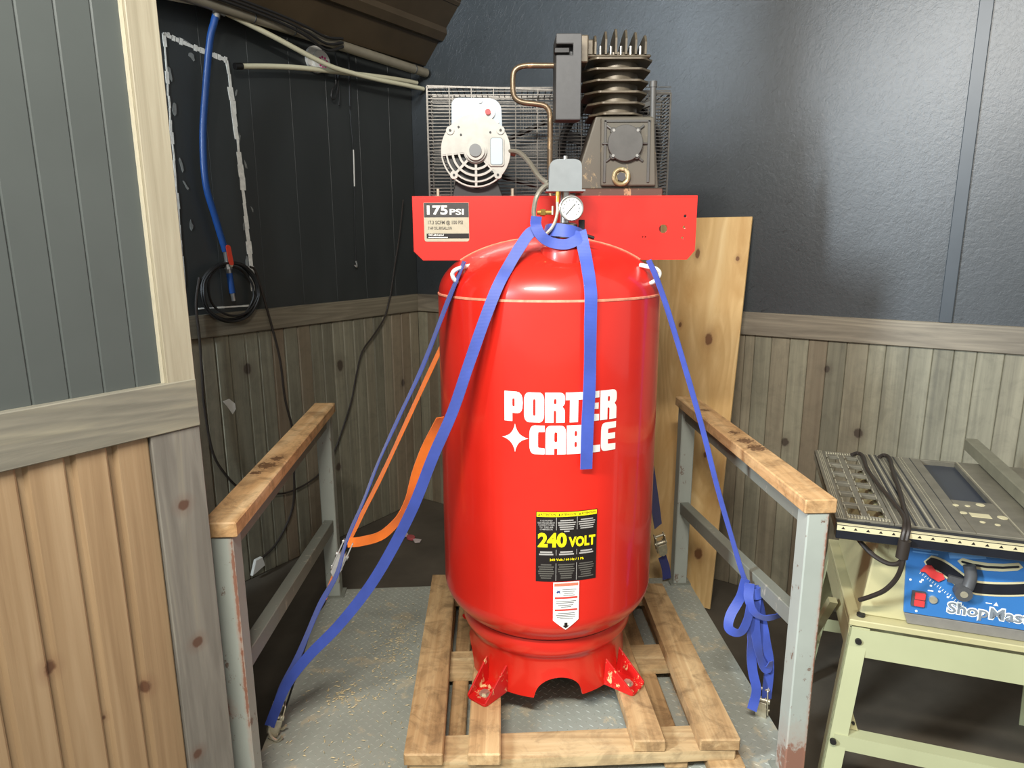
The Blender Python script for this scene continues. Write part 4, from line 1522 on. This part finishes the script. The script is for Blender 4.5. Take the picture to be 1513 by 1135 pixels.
st = thing('ratchet_strap', (0.60, 2.48, 0.004), 'short dark blue strap with a ratchet behind the tank, at the back right post', 'strap')
mb = MB()
ribbon(mb, [(0.430, 2.10, 0.68), (0.470, 2.19, 0.555), (0.515, 2.30, 0.405), (0.548, 2.38, 0.285)], .036, (.3, -1, .3), (30, 10, 0))
ribbon(mb, [(0.584, 2.445, 0.130), (0.605, 2.465, 0.07), (0.614, 2.475, 0.018)], .034, (.2, -1, .3), 5)
mb.build('webbing', webbing('navy_webbing', sr(44, 50, 120)), st, smooth=True, angle=50)
ratchet(st, (.566, 2.412, .205), (.3, .5, -1.2), (0, -1, .4), .036, 'zinc')

# ------------------------------------------------------------------ plywood sheet leaning on the right wall
ply_t = [WR(1.20, .034, 1.428), WR(1.81, .034, 1.428)]
ply_b = [WR(1.20, .275, FLOOR + .004), WR(1.812, .275, FLOOR + .004)]
nrm = (ply_t[1] - ply_t[0]).cross(ply_b[0] - ply_t[0]).normalized()
if nrm.y > 0:
    nrm = -nrm
vs_ = [ply_b[0], ply_b[1], ply_t[1], ply_t[0]]
vs_ = vs_ + [v - nrm * .012 for v in vs_]
o = MB().add(vs_, [(0, 1, 2, 3), (7, 6, 5, 4), (0, 4, 5, 1), (1, 5, 6, 2), (2, 6, 7, 3), (3, 7, 4, 0)]).build('plywood_sheet', M['ply'], bev=.001)
tag(o, 'knotty yellow pine plywood sheet leaning on the wall behind the right railing', 'plywood')

# ------------------------------------------------------------------ things on the left wall
def caulk():
    mb = MB()
    def run(pts, w):
        for p, q in zip(pts, pts[1:]):
            n_ = 9
            for k in range(n_):
                a, b_ = k / n_, (k + 1) / n_
                p0 = (p[0] + (q[0] - p[0]) * a, p[1] + (q[1] - p[1]) * a)
                p1 = (p[0] + (q[0] - p[0]) * b_, p[1] + (q[1] - p[1]) * b_)
                ww = w * random.uniform(.5, 1.5)
                mb.bar(WL(p0[0] + random.uniform(-.003, .003), .0012, p0[1]), WL(p1[0], .0012, p1[1]), ww, .0022, B)
    run([(-1.345, 1.165), (-1.338, 1.70), (-1.328, 2.085), (-1.305, 2.09)], .009)
    run([(-1.328, 2.085), (-1.20, 2.062), (-1.075, 2.045)], .016)
    run([(-1.075, 2.045), (-1.052, 1.60), (-1.040, 1.13)], .018)
    run([(-1.30, 1.075), (-1.04, 1.068)], .006)
    return mb


o = caulk().build('caulk_outline', M['patch'])
o['kind'] = 'stuff'
tag(o, 'ragged white caulk outline of a patched opening on the dark left wall', 'caulk')
mb = MB()
for (s_, z_, w_, h_, t_) in ((-1.320, 1.95, .018, .07, 8), (-1.316, 1.83, .02, .06, -6), (-1.310, 1.62, .018, .07, 10), (-1.300, 1.55, .012, .05, 30), (-1.295, 1.40, .016, .05, 4), (-1.225, 2.03, .03, .05, 35), (-1.15, 2.03, .012, .03, 5), (-1.045, 1.93, .012, .04, -10), (-1.03, 1.65, .012, .05, 14), (-1.05, 1.75, .012, .06, -15), (-1.015, 1.47, .010, .045, 18), (-1.06, 1.40, .018, .06, -6), (-1.06, 1.25, .02, .08, 4), (-1.24, 2.075, .08, .014, -20)):
    pts = []
    for k in range(9):
        a = 2 * pi * k / 9
        r = random.uniform(.45, 1.0)
        x_, y_ = w_ * .5 * r * cos(a), h_ * .5 * r * sin(a)
        t = radians(t_)
        pts.append((s_ + x_ * cos(t) - y_ * sin(t), z_ + x_ * sin(t) + y_ * cos(t)))
    MB().prism([pts], lambda a, b_, d: WL(a, d, b_), .0005, .002).build('smear', M['patchgrey'], o)

# conduit under the ceiling
mb = MB()
mb.tube([WL(-2.2, .125, 2.212), WL(-.02, .125, 2.176)], .021, 14)
o = mb.build('wall_conduit', M['conduit'], smooth=True)
tag(o, 'thick grey conduit pipe running along the top of the left wall', 'pipe')
mb = MB()
for s_ in (-.11, -.84, -1.03):
    z_ = 2.176 - s_ * .0165
    mb.tube([WL(s_, .125 + .0215 * cos(a), z_ + .0215 * sin(a)) for a in [2 * pi * k / 20 for k in range(20)]], .0022, 6, closed=True)
build_each(mb, 'strap_band', M['rubber'], o, smooth=True)
# black cable bundle above it
mb = MB()
for k in range(3):
    mb.tube(smooth_path([WL(-2.0, .165, 2.250 - .012 * k), WL(-1.4, .165, 2.238 - .013 * k), WL(-1.0, .165, 2.222 - .013 * k), WL(-.82, .168, 2.205 - .018 * k), WL(-.70, .160, 2.190 - .026 * k), WL(-.60, .155, 2.205 - .016 * k)], 5), .006, 6)
o = mb.build('cable_bundle', M['rubber'], smooth=True)
tag(o, 'loose black cables bunched along the grey conduit under the ceiling', 'cable')

mb = MB()
mb.tube(smooth_path([WL(-1.90, .105, 2.150), WL(-1.416, .105, 2.179), WL(-1.226, .105, 2.196), WL(-1.195, .105, 2.196)], 6), .0115, 12)
mb.tube(smooth_path([WL(-1.145, .105, 2.188), WL(-.938, .105, 2.152), WL(-.665, .105, 2.098), WL(-.509, .105, 2.089), WL(-.338, .105, 2.090), WL(-.151, .105, 2.098), WL(-.022, .105, 2.102)], 6), .0105, 12)
o = mb.build('water_pipe', M['pex'], smooth=True)
tag(o, 'upper cream plastic pipe slanting from the blue hose tee to the corner', 'pipe')
mb = MB()
mb.cyl(WL(-1.200, .105, 2.197), WL(-1.138, .105, 2.187), .016, 12)
mb.cyl(WL(-1.172, .105, 2.192), WL(-1.178, .105, 2.158), .0145, 12)
mb.build('tee_fitting', M['steel'], o, smooth=True, angle=30)
mb = MB()
mb.tube(smooth_path([WL(-1.06, .062, 2.018), WL(-.916, .062, 2.045), WL(-.778, .062, 2.066), WL(-.629, .062, 2.083), WL(-.469, .062, 2.099), WL(-.248, .062, 2.121), WL(-.103, .062, 2.132), WL(-.022, .062, 2.137)], 6), .0110, 12)
o = mb.build('water_pipe', M['pex'], smooth=True)
tag(o, 'lower cream plastic pipe with an open left end beside the caulk outline', 'pipe')
mb = MB()
mb.cyl(WL(-1.085, .062, 2.013), WL(-1.052, .062, 2.020), .0130, 12)
mb.build('end_fitting', M['blackmetal'], o, smooth=True)

hs = thing('air_hose', WL(-1.178, .03, 1.09), 'blue air hose hanging from the pipe tee with a red-handled valve at its end', 'hose')
mb = MB()
hp = [(-1.177, .105, 2.170), (-1.186, .102, 2.14), (-1.201, .09, 2.078), (-1.216, .06, 1.917), (-1.237, .045, 1.741), (-1.243, .042, 1.565), (-1.214, .038, 1.436), (-1.180, .036, 1.300)]
mb.tube(smooth_path([WL(s_, o_, z_) for s_, o_, z_ in hp], 6), .0130, 12)
mb.tube([WL(-1.172, .036, 1.212), WL(-1.166, .036, 1.13)], .0125, 12)
mb.build('hose', M['bluehose'], hs, smooth=True)
mb = MB()
mb.cyl(WL(-1.178, .036, 1.30), WL(-1.1725, .036, 1.205), .011, 10)
mb.cyl(WL(-1.1745, .036, 1.258), WL(-1.1735, .036, 1.228), .016, 8)
mb.cyl(WL(-1.174, .03, 1.243), WL(-1.174, .06, 1.243), .007, 10)
va = mb.build('ball_valve', M['steel'], hs, smooth=True, angle=30)
MB().cyl(WL(-1.166, .036, 1.132), WL(-1.163, .036, 1.098), .009, 10).build('hose_fitting', M['steel'], hs, smooth=True, angle=30)
mb = MB().prism([rrect(-.010, .010, -.006, .075, .009)], lambda a, c, d: WL(-1.174 + a - c * .12, .058 + d, 1.25 + c), 0, .004)
mb.build('valve_handle', M['redhandle'], va, bev=.0015)

coil = thing('cable_coil', WL(-1.17, .02, 1.02), 'coil of black cable hung on the left wall below the blue hose valve', 'cable')
mb = MB()
for k in range(5):
    r = .118 + .007 * random.uniform(-1.5, 1)
    cx_, cz_ = -1.172 + random.uniform(-.012, .012), 1.138 + random.uniform(-.008, .010)
    mb.tube([WL(cx_ + r * 1.06 * cos(2 * pi * j / 40), .030 + .006 * k + .003 * sin(j), cz_ + r * sin(2 * pi * j / 40)) for j in range(40)], .0048, 7, closed=True)
mb.build('coil_loops', M['rubber'], coil, smooth=True)
mb = MB()
mb.tube(smooth_path([WL(s_, .03, z_) for s_, z_ in ((-1.30, 1.20), (-1.325, 1.095), (-1.325, .96), (-1.330, .80), (-1.334, .683), (-1.316, .477), (-1.26, .355), (-1.20, .28), (-1.13, .235), (-1.058, .215))], 5), .0052, 7)
mb.tube(smooth_path([WL(s_, .03, z_) for s_, z_ in ((-1.058, .215), (-.98, .195), (-.911, .195), (-.85, .205), (-.788, .225), (-.72, .275), (-.664, .338), (-.60, .45), (-.547, .557), (-.51, .67), (-.462, .787), (-.38, .86), (-.295, .944), (-.255, 1.03), (-.237, 1.081), (-.20, 1.22), (-.16, 1.359), (-.12, 1.55))], 5), [.0052] * 40 + [.0042] * 45 + [.0022] * 1 if False else .0045, 7)
mb.build('hanging_cable', M['darkrubber'], coil, smooth=True)
pc = thing('power_cord', WL(-1.16, .02, -.15), 'black cord hanging from the coil down the planks to a pale plug', 'cord')
mb = MB()
mb.tube(smooth_path([WL(s_, .032, z_) for s_, z_ in ((-1.07, 1.235), (-1.042, 1.205), (-.994, 1.01), (-.957, .825), (-.945, .635), (-.914, .468), (-.924, .306), (-.949, .112), (-1.044, -.022), (-1.140, -.072))], 6), .0052, 7)
mb.build('cord', M['darkrubber'], pc, smooth=True)
mb = MB().prism([[(-1.135, -.06), (-1.125, -.105), (-1.195, -.13), (-1.170, -.062)]], lambda a, c, d: WL(a, .03 + d, c), -.006, .012)
mb.build('plug', M['paper'], pc, bev=.002)

# round white device with pink print
dv = thing('round_alarm', WL(-.615, .005, 2.08), 'round white plastic alarm with pink print, high on the left wall behind the cream pipes', 'alarm')
DW = lambda a, c, d: WL(-.612 + a, d, 2.135 + c)
mb = MB().prism([circ(-.018, 0, .056, 32)], DW, .0005, .016)
mb.prism([circ(.0, -.006, .046, 32)], DW, .016, .028)
mb.build('housing', M['whiteplastic'], dv, bev=.003, seg=2)
mb = MB()
for k in range(8):
    a = radians(20 + 40 * k)
    mb.prism([circ(.006 + .022 * cos(a), -.010 + .022 * sin(a), .006, 8)], DW, .0281, .0288)
mb.prism([circ(.006, -.010, .009, 10)], DW, .0281, .0288)
mb.build('pink_print', M['pink'], dv)

o = MB()
o.tube(smooth_path([WL(-.535, .03, 2.18), WL(-.525, .035, 2.10), WL(-.530, .03, 2.03), WL(-.545, .03, 1.99), WL(-.560, .03, 1.975), WL(-.572, .03, 1.99), WL(-.562, .03, 2.02), WL(-.540, .03, 2.05), WL(-.548, .03, 2.12)], 5), .004, 6)
o.tube(smooth_path([WL(-.53, .03, 2.10), WL(-.522, .03, 2.0), WL(-.528, .03, 1.955)], 4), .004, 6)
o = o.build('loose_wire', M['rubber'], smooth=True)
tag(o, 'short looped black wire dangling behind the cream pipes, next to the white alarm', 'wire')
o = MB().tube(smooth_path([WL(-.48, .05, 2.22), WL(-.462, .04, 2.16), WL(-.455, .03, 2.08), WL(-.460, .03, 1.962)], 5), .004, 6).build('loose_wire', M['rubber'], smooth=True)
tag(o, 'straight black wire end hanging below the conduit, nearest the corner', 'wire')
mb = MB().tube(smooth_path([WL(-.44, .006, 1.95), WL(-.430, .006, 1.77)], 4), .0018, 5)
mb.tube(smooth_path([WL(-.435, .006, 1.60), WL(-.445, .006, 1.4), WL(-.450, .006, 1.235)], 4), .0018, 5)
o = mb.build('thin_cord', M['rubber'], smooth=True)
tag(o, 'thin dark cord down the left wall with a bare white stretch and a hook', 'cord')
MB().tube(smooth_path([WL(-.430, .006, 1.77), WL(-.433, .007, 1.69), WL(-.435, .006, 1.60)], 4), .0032, 6).build('bare_stretch', M['whiteplastic'], o, smooth=True)
MB().tube(smooth_path([WL(-.450, .006, 1.24), WL(-.453, .014, 1.225), WL(-.460, .02, 1.212), WL(-.470, .016, 1.222)], 4), .004, 6).build('hook', M['steel'], o, smooth=True)
o = MB().prism([[(-1.235, .68), (-1.205, .685), (-1.180, .66), (-1.178, .635), (-1.195, .615), (-1.215, .65)]], lambda a, c, d: WL(a, .0045 + d, c), 0, .0015).build('paper_scrap', M['paper'])
tag(o, 'torn scrap of white paper stuck to the left wainscot', 'paper')

# candy wrapper on the floor
wx, wy = -.522, 3.235
wpz = FLOOR + .0035
wr_ = thing('candy_wrapper', (wx, wy, FLOOR), 'small twisted pink candy wrapper on the dark floor behind the platform', 'wrapper')
wd = V(.72, -.69, 0)
ws = V(.69, .72, 0)
WF = lambda a, c, d: V(wx, wy, wpz) + wd * a + ws * c + UP * d
MB().prism([circ(0, 0, .024, 14)], lambda a, c, d: WF(a * 1.1, c * .8, d), 0, .014).build('candy', M['wrapred'], wr_, bev=.005, seg=2)
for sgn in (-1, 1):
    MB().prism([[(sgn * .022, -.005), (sgn * .06, -.022), (sgn * .075, 0), (sgn * .058, .022), (sgn * .022, .005)]], WF, .004, .008).build('twisted_end', M['clear'], wr_)

# wood chips on the deck
mb = MB()
def chips(cx_, cy_, sx_, sy_, n_, big=1.0):
    for _ in range(n_):
        x_, y_ = random.gauss(cx_, sx_), random.gauss(cy_, sy_)
        if x_ > -.31 and x_ < .6 or x_ < -.64:
            continue
        a = random.uniform(0, pi)
        l_, w_ = random.uniform(.002, .009) * big, random.uniform(.0008, .0024) * big
        t, w2 = V(cos(a), sin(a), random.uniform(-.1, .1)), V(-sin(a), cos(a), 0)
        c = V(x_, y_, .0025 + random.uniform(0, .002))
        mb.add([c - t * l_, c - w2 * w_, c + t * l_, c + w2 * w_, c + UP * .002], [(0, 1, 4), (1, 2, 4), (2, 3, 4), (3, 0, 4), (3, 2, 1, 0)])
chips(-.40, 2.02, .06, .13, 260)
chips(-.52, 1.80, .04, .03, 60, 1.3)
chips(-.47, 1.82, .12, .22, 120)
chips(-.38, 1.55, .10, .06, 60)
o = mb.build('wood_chips', M['chip'], norm=False)
tag(o, 'pale wood chips and splinters scattered over the deck left of the pallet', 'wood chips', kind='stuff')

# ------------------------------------------------------------------ table saw on its stand
SAW0 = V(.772, 1.516, 0)
ya = radians(-19.0)
SX, SY = V(cos(ya), sin(ya), 0), V(-sin(ya), cos(ya), 0)
SF = lambda a, b_, c: SAW0 + SX * a + SY * b_ + UP * c
saw = thing('table_saw', SF(.33, .28, FLOOR), 'small table saw with grooved metal top and blue front panel on a cream stand', 'table saw')
TZ = .69
# grid extension on the left
mb = MB()
mb.box(0, .004, 0, .56, TZ - .030, TZ, SF)
for x0, x1 in ((0.0, .026), (.062, .076), (.116, .126)):
    mb.box(x0, x1, .0, .56, TZ - .012, TZ - .001, SF)
ys = [0.0, .035, .105, .122, .192, .209, .279, .296, .366, .383, .453, .470, .530, .56]
for a, b_ in zip(ys[0::2], ys[1::2]):
    pass
for a, b_ in ((0, .036), (.100, .118), (.182, .200), (.264, .282), (.346, .364), (.428, .446), (.512, .56)):
    mb.box(.026, .116, a, b_, TZ - .012, TZ - .0015, SF)
ext = mb.build('grid_extension', M['table'], saw, bev=.001)
mb = MB()
for x in (.008, .0125, .017):
    mb.box(x, x + .0018, .002, .558, TZ - .001, TZ + .0008, SF)
for x in (.0285, .060, .0765, .113):
    for k in range(11):
        y = .02 + k * .048
        mb.box(x, x + .0022, y, y + .026, TZ - .002, TZ + .0006, SF)
for y in (.012, .536):
    for k in range(14):
        mb.box(.030 + k * .0066, .0336 + k * .0066, y, y + .012, TZ - .002, TZ + .0008, SF)
mb.build('worn_ridges', M['ridge'], ext)['kind'] = 'stuff'
# main top with long grooves
mb = MB()
mb.box(.127, .290, .0, .56, TZ - .028, TZ, SF)
mb.box(.290, .382, .0, .215, TZ - .028, TZ, SF)
mb.box(.290, .382, .55, .56, TZ - .028, TZ, SF)
mb.box(.382, .66, .0, .56, TZ - .028, TZ, SF)
top = mb.build('saw_top', M['table'], saw, bev=.0012)
mb = MB()
for x, w_ in ((.134, .002), (.146, .002), (.160, .003), (.176, .0016), (.186, .0016), (.205, .0035), (.232, .0014), (.240, .0014), (.386, .003)):
    mb.box(x, x + w_, .004, .556, TZ - .001, TZ + .0012, SF)
build_each(mb, 'worn_ridge', M['ridge'], top)
mb = MB()
for x, w_ in ((.150, .006), (.168, .004), (.196, .006), (.216, .004), (.262, .002)):
    mb.box(x, x + w_, .002, .558, TZ - .001, TZ + .0005, SF)
build_each(mb, 'groove', M['tableblack'], top)
mb = MB()
mb.box(.290, .382, .215, .55, TZ - .030, TZ - .014, SF)
mb.build('throat_plate', M['insert'], saw)
mb = MB()
mb.box(.308, .350, .105, .13, TZ - .001, TZ + .0008, SF)
for x, y, r in ((.292, .175, .007), (.318, .178, .006), (.350, .195, .010), (.375, .12, .011), (.322, .075, .006), (.350, .068, .006), (.296, .125, .008)):
    mb.prism([circ(x, y, r, 12)], SF, TZ - .001, TZ + .0008)
build_each(mb, 'table_mark', M['ruler'], top)
# rip fence
mb = MB()
mb.box(.440, .476, -.03, .70, TZ + .002, TZ + .040, SF)
mb.build('rip_fence', M['fence'], saw, bev=.003)
# front rail with the scale
mb = MB()
mb.box(.0, .70, -.034, -.002, TZ - .040, TZ - .004, SF)
rail = mb.build('front_rail', M['tableblack'], saw, bev=.002)
mb = MB().box(.001, .699, -.0352, -.0338, TZ - .018, TZ - .006, SF)
mb.box(.001, .699, -.034, -.024, TZ - .0042, TZ - .003, SF)
sc = mb.build('scale_strip', M['ruler'], rail)
mb = MB()
for k in range(26):
    x = .014 + k * .0262
    mb.prism([[(x - .004, TZ - .014), (x + .004, TZ - .014), (x, TZ - .008)]], lambda a, c, d: SF(a, -.0355 - d, c), 0, .0004)
mb.build('scale_marks', M['black'], rail)['kind'] = 'stuff'
# cream cabinet
mb = MB()
c0 = [(.085, .06), (.655, .06), (.655, .50), (.085, .50)]
z0, z1 = .415, TZ - .029
c1 = [(.115, .075), (.64, .075), (.64, .48), (.115, .48)]
mb.add([SF(a, b_, z0) for a, b_ in c0] + [SF(a, b_, z1) for a, b_ in c1], [(3, 2, 1, 0), (4, 5, 6, 7), (0, 1, 5, 4), (1, 2, 6, 5), (2, 3, 7, 6), (3, 0, 4, 7)])
cab = mb.build('cabinet', M['cream'], saw, bev=.004)
mb = MB().box(.060, .66, .03, .52, .398, .4145, SF)
mb.build('cabinet_flange', M['cream'], saw, bev=.002)
# blue panel
BP = lambda a, c, d: SF(a, .052 + (c - .42) * .05 + d, c)
mb = MB()
mb.prism([[(.180, .443), (.60, .443), (.60, .655), (.170, .655)]], BP, 0, .018)
blue = mb.build('front_panel', M['bluepanel'], saw, bev=.002)
mb = MB().prism([[(.190, .4165), (.60, .4165), (.60, .442), (.181, .442)]], BP, -.001, .018)
mb.build('panel_lip', M['greylip'], saw, bev=.001)


def arcband(cx_, cz_, r0, r1, a0, a1, n=22):
    return sector(r0, r1, a0, a1, n)[0]


mb = MB()
# wavy slot: outline then dark opening
def wave(off, n=26):
    pts = []
    for k in range(n + 1):
        t = k / n
        x = .222 + .30 * t
        if t < .35:
            z = .580 - .048 * (1 - cos(t / .35 * pi)) / 2
        else:
            z = .532 + .045 * ((t - .35) / .65) ** 1.6
        pts.append((x, z))
    up_, dn = [], []
    for i, p in enumerate(pts):
        q0, q1 = pts[max(i - 1, 0)], pts[min(i + 1, n)]
        tx, tz = q1[0] - q0[0], q1[1] - q0[1]
        L2 = sqrt(tx * tx + tz * tz)
        nx_, nz_ = -tz / L2, tx / L2
        up_.append((p[0] + nx_ * off, p[1] + nz_ * off))
        dn.append((p[0] - nx_ * off, p[1] - nz_ * off))
    endcap = [(pts[0][0] - off * .7, pts[0][1])]
    return endcap + dn + up_[::-1]


mb.prism([wave(.0175)], BP, -.0012, .001, 0)
mb.prism([wave(.0128)], BP, -.0018, .001, 1)
up2 = [(.288, .592), (.31, .588), (.34, .587), (.37, .590), (.40, .597)]
def band(pts, off):
    return [(pts[0][0] - off, pts[0][1])] + [(a, c - off) for a, c in pts] + [(pts[-1][0] + off, pts[-1][1])] + [(a, c + off) for a, c in pts[::-1]]
mb.prism([band(up2, .0095)], BP, -.0012, .001, 0)
mb.prism([band(up2, .0028)], BP, -.0018, .001, 1)
mb.build('tilt_slot', [M['ruler'], M['tableblack']], blue, norm=True)
mb = MB().prism([rpoly([(.204, .556), (.214, .572), (.226, .574), (.238, .560), (.252, .556), (.256, .545), (.244, .536), (.226, .545), (.214, .556)])], BP, -.006, -.001)
mb.build('angle_pointer', M['redpart'], blue, bev=.001)
mb = MB()
mb.tube(smooth_path([BP(.300, .590, -.012), BP(.305, .565, -.016), BP(.300, .540, -.020), BP(.292, .530, -.024)], 4), .013, 10)
mb.cyl(BP(.290, .527, -.012), BP(.290, .527, -.036), .018, 16)
mb.bar(BP(.296, .545, -.01), BP(.262, .55, -.008), .016, .01, (0, 1, 0))
kn = mb.build('locking_lever', M['blackplastic'], blue, smooth=True)
mb = MB().cyl(BP(.290, .527, -.030), BP(.290, .527, -.0372), .008, 14)
mb.build('lever_cap', M['ridge'], blue)
mb = MB().prism([rrect(.192, .222, .466, .504, .002)], BP, -.006, .001)
sw_ = mb.build('rocker_switch', M['blackplastic'], blue, bev=.001)
mb = MB().prism([rrect(.198, .220, .486, .502, .002)], BP, -.010, -.005)
mb.prism([rrect(.198, .220, .468, .483, .002)], BP, -.009, -.005)
build_each(mb, 'red_key', M['redpart'], blue, bev=.001)
mb = MB().cyl(BP(.238, .488, .001), BP(.238, .488, -.006), .009, 16)
mb.build('reset_button', M['ridge'], blue, smooth=True)
mb = MB()
for k in range(20):
    x = .204 + k * .0056
    z = .548 - k * .0040
    mb.bar(BP(x, z, -.0008), BP(x + .003, z + (.007 if k % 4 == 0 else .005), -.0008), .0011, .0006, (0, 1, 0), 0)
for k in range(6):
    x = .209 + k * .019
    z = .531 - k * .0115
    mb.prism([rrect(x, x + .005, z, z + .004, .001, 2)], BP, -.0010, -.0004, 0)
for (a0, a1, z_) in ((.186, .222, .626), (.186, .204, .618), (.184, .222, .607), (.184, .238, .600)):
    mb.prism([rrect(a0, a1, z_, z_ + .0035, .001, 2)], BP, -.0010, -.0004, 1)
mb.prism([[(.258, .610), (.330, .622), (.336, .606), (.262, .596)]], BP, -.0010, -.0004, 1)
for x, z in ((.186, .530), (.208, .528), (.206, .452)):
    mb.prism([circ(x, z, .0028, 8)], BP, -.0012, -.0004, 0)
mb.prism([rrect(.225, .237, .507, .510, .001, 2)], BP, -.0010, -.0004, 0)
mb.prism([[(.362, .494), (.372, .494), (.367, .503)]], BP, -.0010, -.0004, 0)
mb.prism([rrect(.346, .359, .497, .499, .0008, 2)], BP, -.0010, -.0004, 0)
mb.build('panel_print', [M['white'], M['pale_print']], blue)['kind'] = 'stuff'
mb = MB()
vs2, fs2 = text2d('ShopMaster', .075, 3)
TM = lambda a, c, d: BP(.270 + a * .205, .452 + c * .036, -.0012 - d)
mb.add([TM(x * 1.02 - .01, y * 1.16 - .08, .0) for x, y in vs2], fs2, 0)
vs2, fs2 = text2d('ShopMaster', .02, 3)
mb.add([TM(x, y, .0008) for x, y in vs2], fs2, 1)
o = mb.build('saw_lettering', [M['white'], M['silver_letter']], blue, norm=False)
o['label'] = 'silver ShopMaster lettering outlined in white'

# stand: legs splay outwards, aprons between them
def leg(x_t, y_t, x_b, y_b, sx_, sy_):
    mb = MB()
    for (ax, ay, w1, w2) in ((0, 0, .044, .004), (0, 0, .004, .044)):
        vt = [(0, 0), (sx_ * w1, 0), (sx_ * w1, sy_ * w2), (0, sy_ * w2)]
        mb.add([SF(x_b + a, y_b + c, FLOOR + .001) for a, c in vt] + [SF(x_t + a, y_t + c, .397) for a, c in vt],
               [(3, 2, 1, 0), (4, 5, 6, 7), (0, 1, 5, 4), (1, 2, 6, 5), (2, 3, 7, 6), (3, 0, 4, 7)])
    return mb.build('leg', M['creamgreen'], saw)


leg(.062, .026, .010, -.03, 1, 1)
leg(.655, .026, .71, -.03, -1, 1)
leg(.062, .52, .010, .60, 1, -1)
leg(.655, .52, .71, .60, -1, -1)
def strip(x0, x1, y, z0_, z1_, tilt, name, mat):
    mb = MB()
    mb.add([SF(x0 - tilt, y, z0_), SF(x1 + tilt, y, z0_), SF(x1, y, z1_), SF(x0, y, z1_), SF(x0 - tilt, y + .003, z0_), SF(x1 + tilt, y + .003, z0_), SF(x1, y + .003, z1_), SF(x0, y + .003, z1_)],
           [(0, 1, 2, 3), (7, 6, 5, 4), (0, 4, 5, 1), (1, 5, 6, 2), (2, 6, 7, 3), (3, 7, 4, 0)])
    return mb.build(name, mat, saw)
strip(.066, .651, .021, .322, .396, .007, 'apron', M['creamgreen'])
strip(.066, .651, .525, .322, .396, .007, 'apron', M['creamgreen'])
strip(.048, .67, -.006, .070, .112, .004, 'stretcher', M['creamgreen'])
strip(.048, .67, .565, .070, .112, .004, 'stretcher', M['creamgreen'])
mb = MB().box(.05, .67, -.004, .03, .108, .1118, SF)
mb.build('stretcher_flange', M['creamgreen'], saw)
for x0, x1 in ((.060, .056), (.658, .662)):
    mb = MB().add([SF(x0 - .001, .03, .322), SF(x0 - .001, .52, .322), SF(x0, .52, .396), SF(x0, .03, .396), SF(x0 + .003, .03, .322), SF(x0 + .003, .52, .322), SF(x0 + .004, .52, .396), SF(x0 + .004, .03, .396)],
                  [(0, 1, 2, 3), (7, 6, 5, 4), (0, 4, 5, 1), (1, 5, 6, 2), (2, 6, 7, 3), (3, 7, 4, 0)])
    mb.build('side_apron', M['cream'], saw)
mb = MB().prism([[(.046, .114), (.105, .114), (.098, .135), (.072, .215)]], lambda a, c, d: SF(a, .022 + d, c), 0, .003)
mb.build('corner_gusset', M['cream'], saw)
mb = MB()
for a, y, c in ((.082, .0205, .365), (.088, .055, .4155), (.045, -.012, .095), (.092, .0225, .135), (.084, .0225, .137)):
    r = .0075 if c > .3 or a < .05 else .0035
    if c > .41:
        mb.cyl(SF(a, y, c), SF(a, y, c + .006), .010, 12)
    else:
        mb.cyl(SF(a, y - .006, c), SF(a, y + .002, c), r, 12)
build_each(mb, 'stand_bolt', M['rubber'], saw)
# long loose side panel / gusset seen left of the stand
mb = MB().prism([[(.56, .02), (.60, .0), (.20, .38), (.16, .385)]], lambda a, c, d: SF(.03 + d, a, c), 0, .02)
mb.build('side_brace', M['cream'], saw)

# cord draped over the saw
mb = MB()
cp = [(.100, .52, TZ + .006), (.118, .535, TZ + .008), (.128, .50, TZ + .010), (.122, .38, TZ + .010), (.130, .26, TZ + .008), (.145, .12, TZ + .008), (.150, .03, TZ + .008), (.140, -.030, TZ + .004), (.134, -.046, TZ - .03), (.138, -.046, TZ - .07), (.120, -.03, TZ - .088), (.090, .0, TZ - .085), (.062, .03, TZ - .065), (.050, .06, TZ - .05)]
mb.tube(smooth_path([SF(*p) for p in cp], 6), .0056, 8)
cp = [(.175, .52, TZ + .006), (.190, .535, TZ + .009), (.200, .50, TZ + .010), (.185, .36, TZ + .009), (.175, .22, TZ + .008), (.160, .08, TZ + .008), (.150, -.02, TZ + .006), (.142, -.046, TZ - .03), (.140, -.050, TZ - .075), (.135, -.035, TZ - .12), (.118, -.02, TZ - .16), (.096, .0, TZ - .19), (.075, .02, TZ - .215)]
mb.tube(smooth_path([SF(*p) for p in cp], 6), .0056, 8)
mb.cyl(SF(.140, -.047, TZ - .018), SF(.138, -.047, TZ - .062), .013, 10)
o = mb.build('saw_cord', M['darkrubber'], smooth=True)
tag(o, 'black power cord draped over the table saw top and hanging down its front', 'cord')
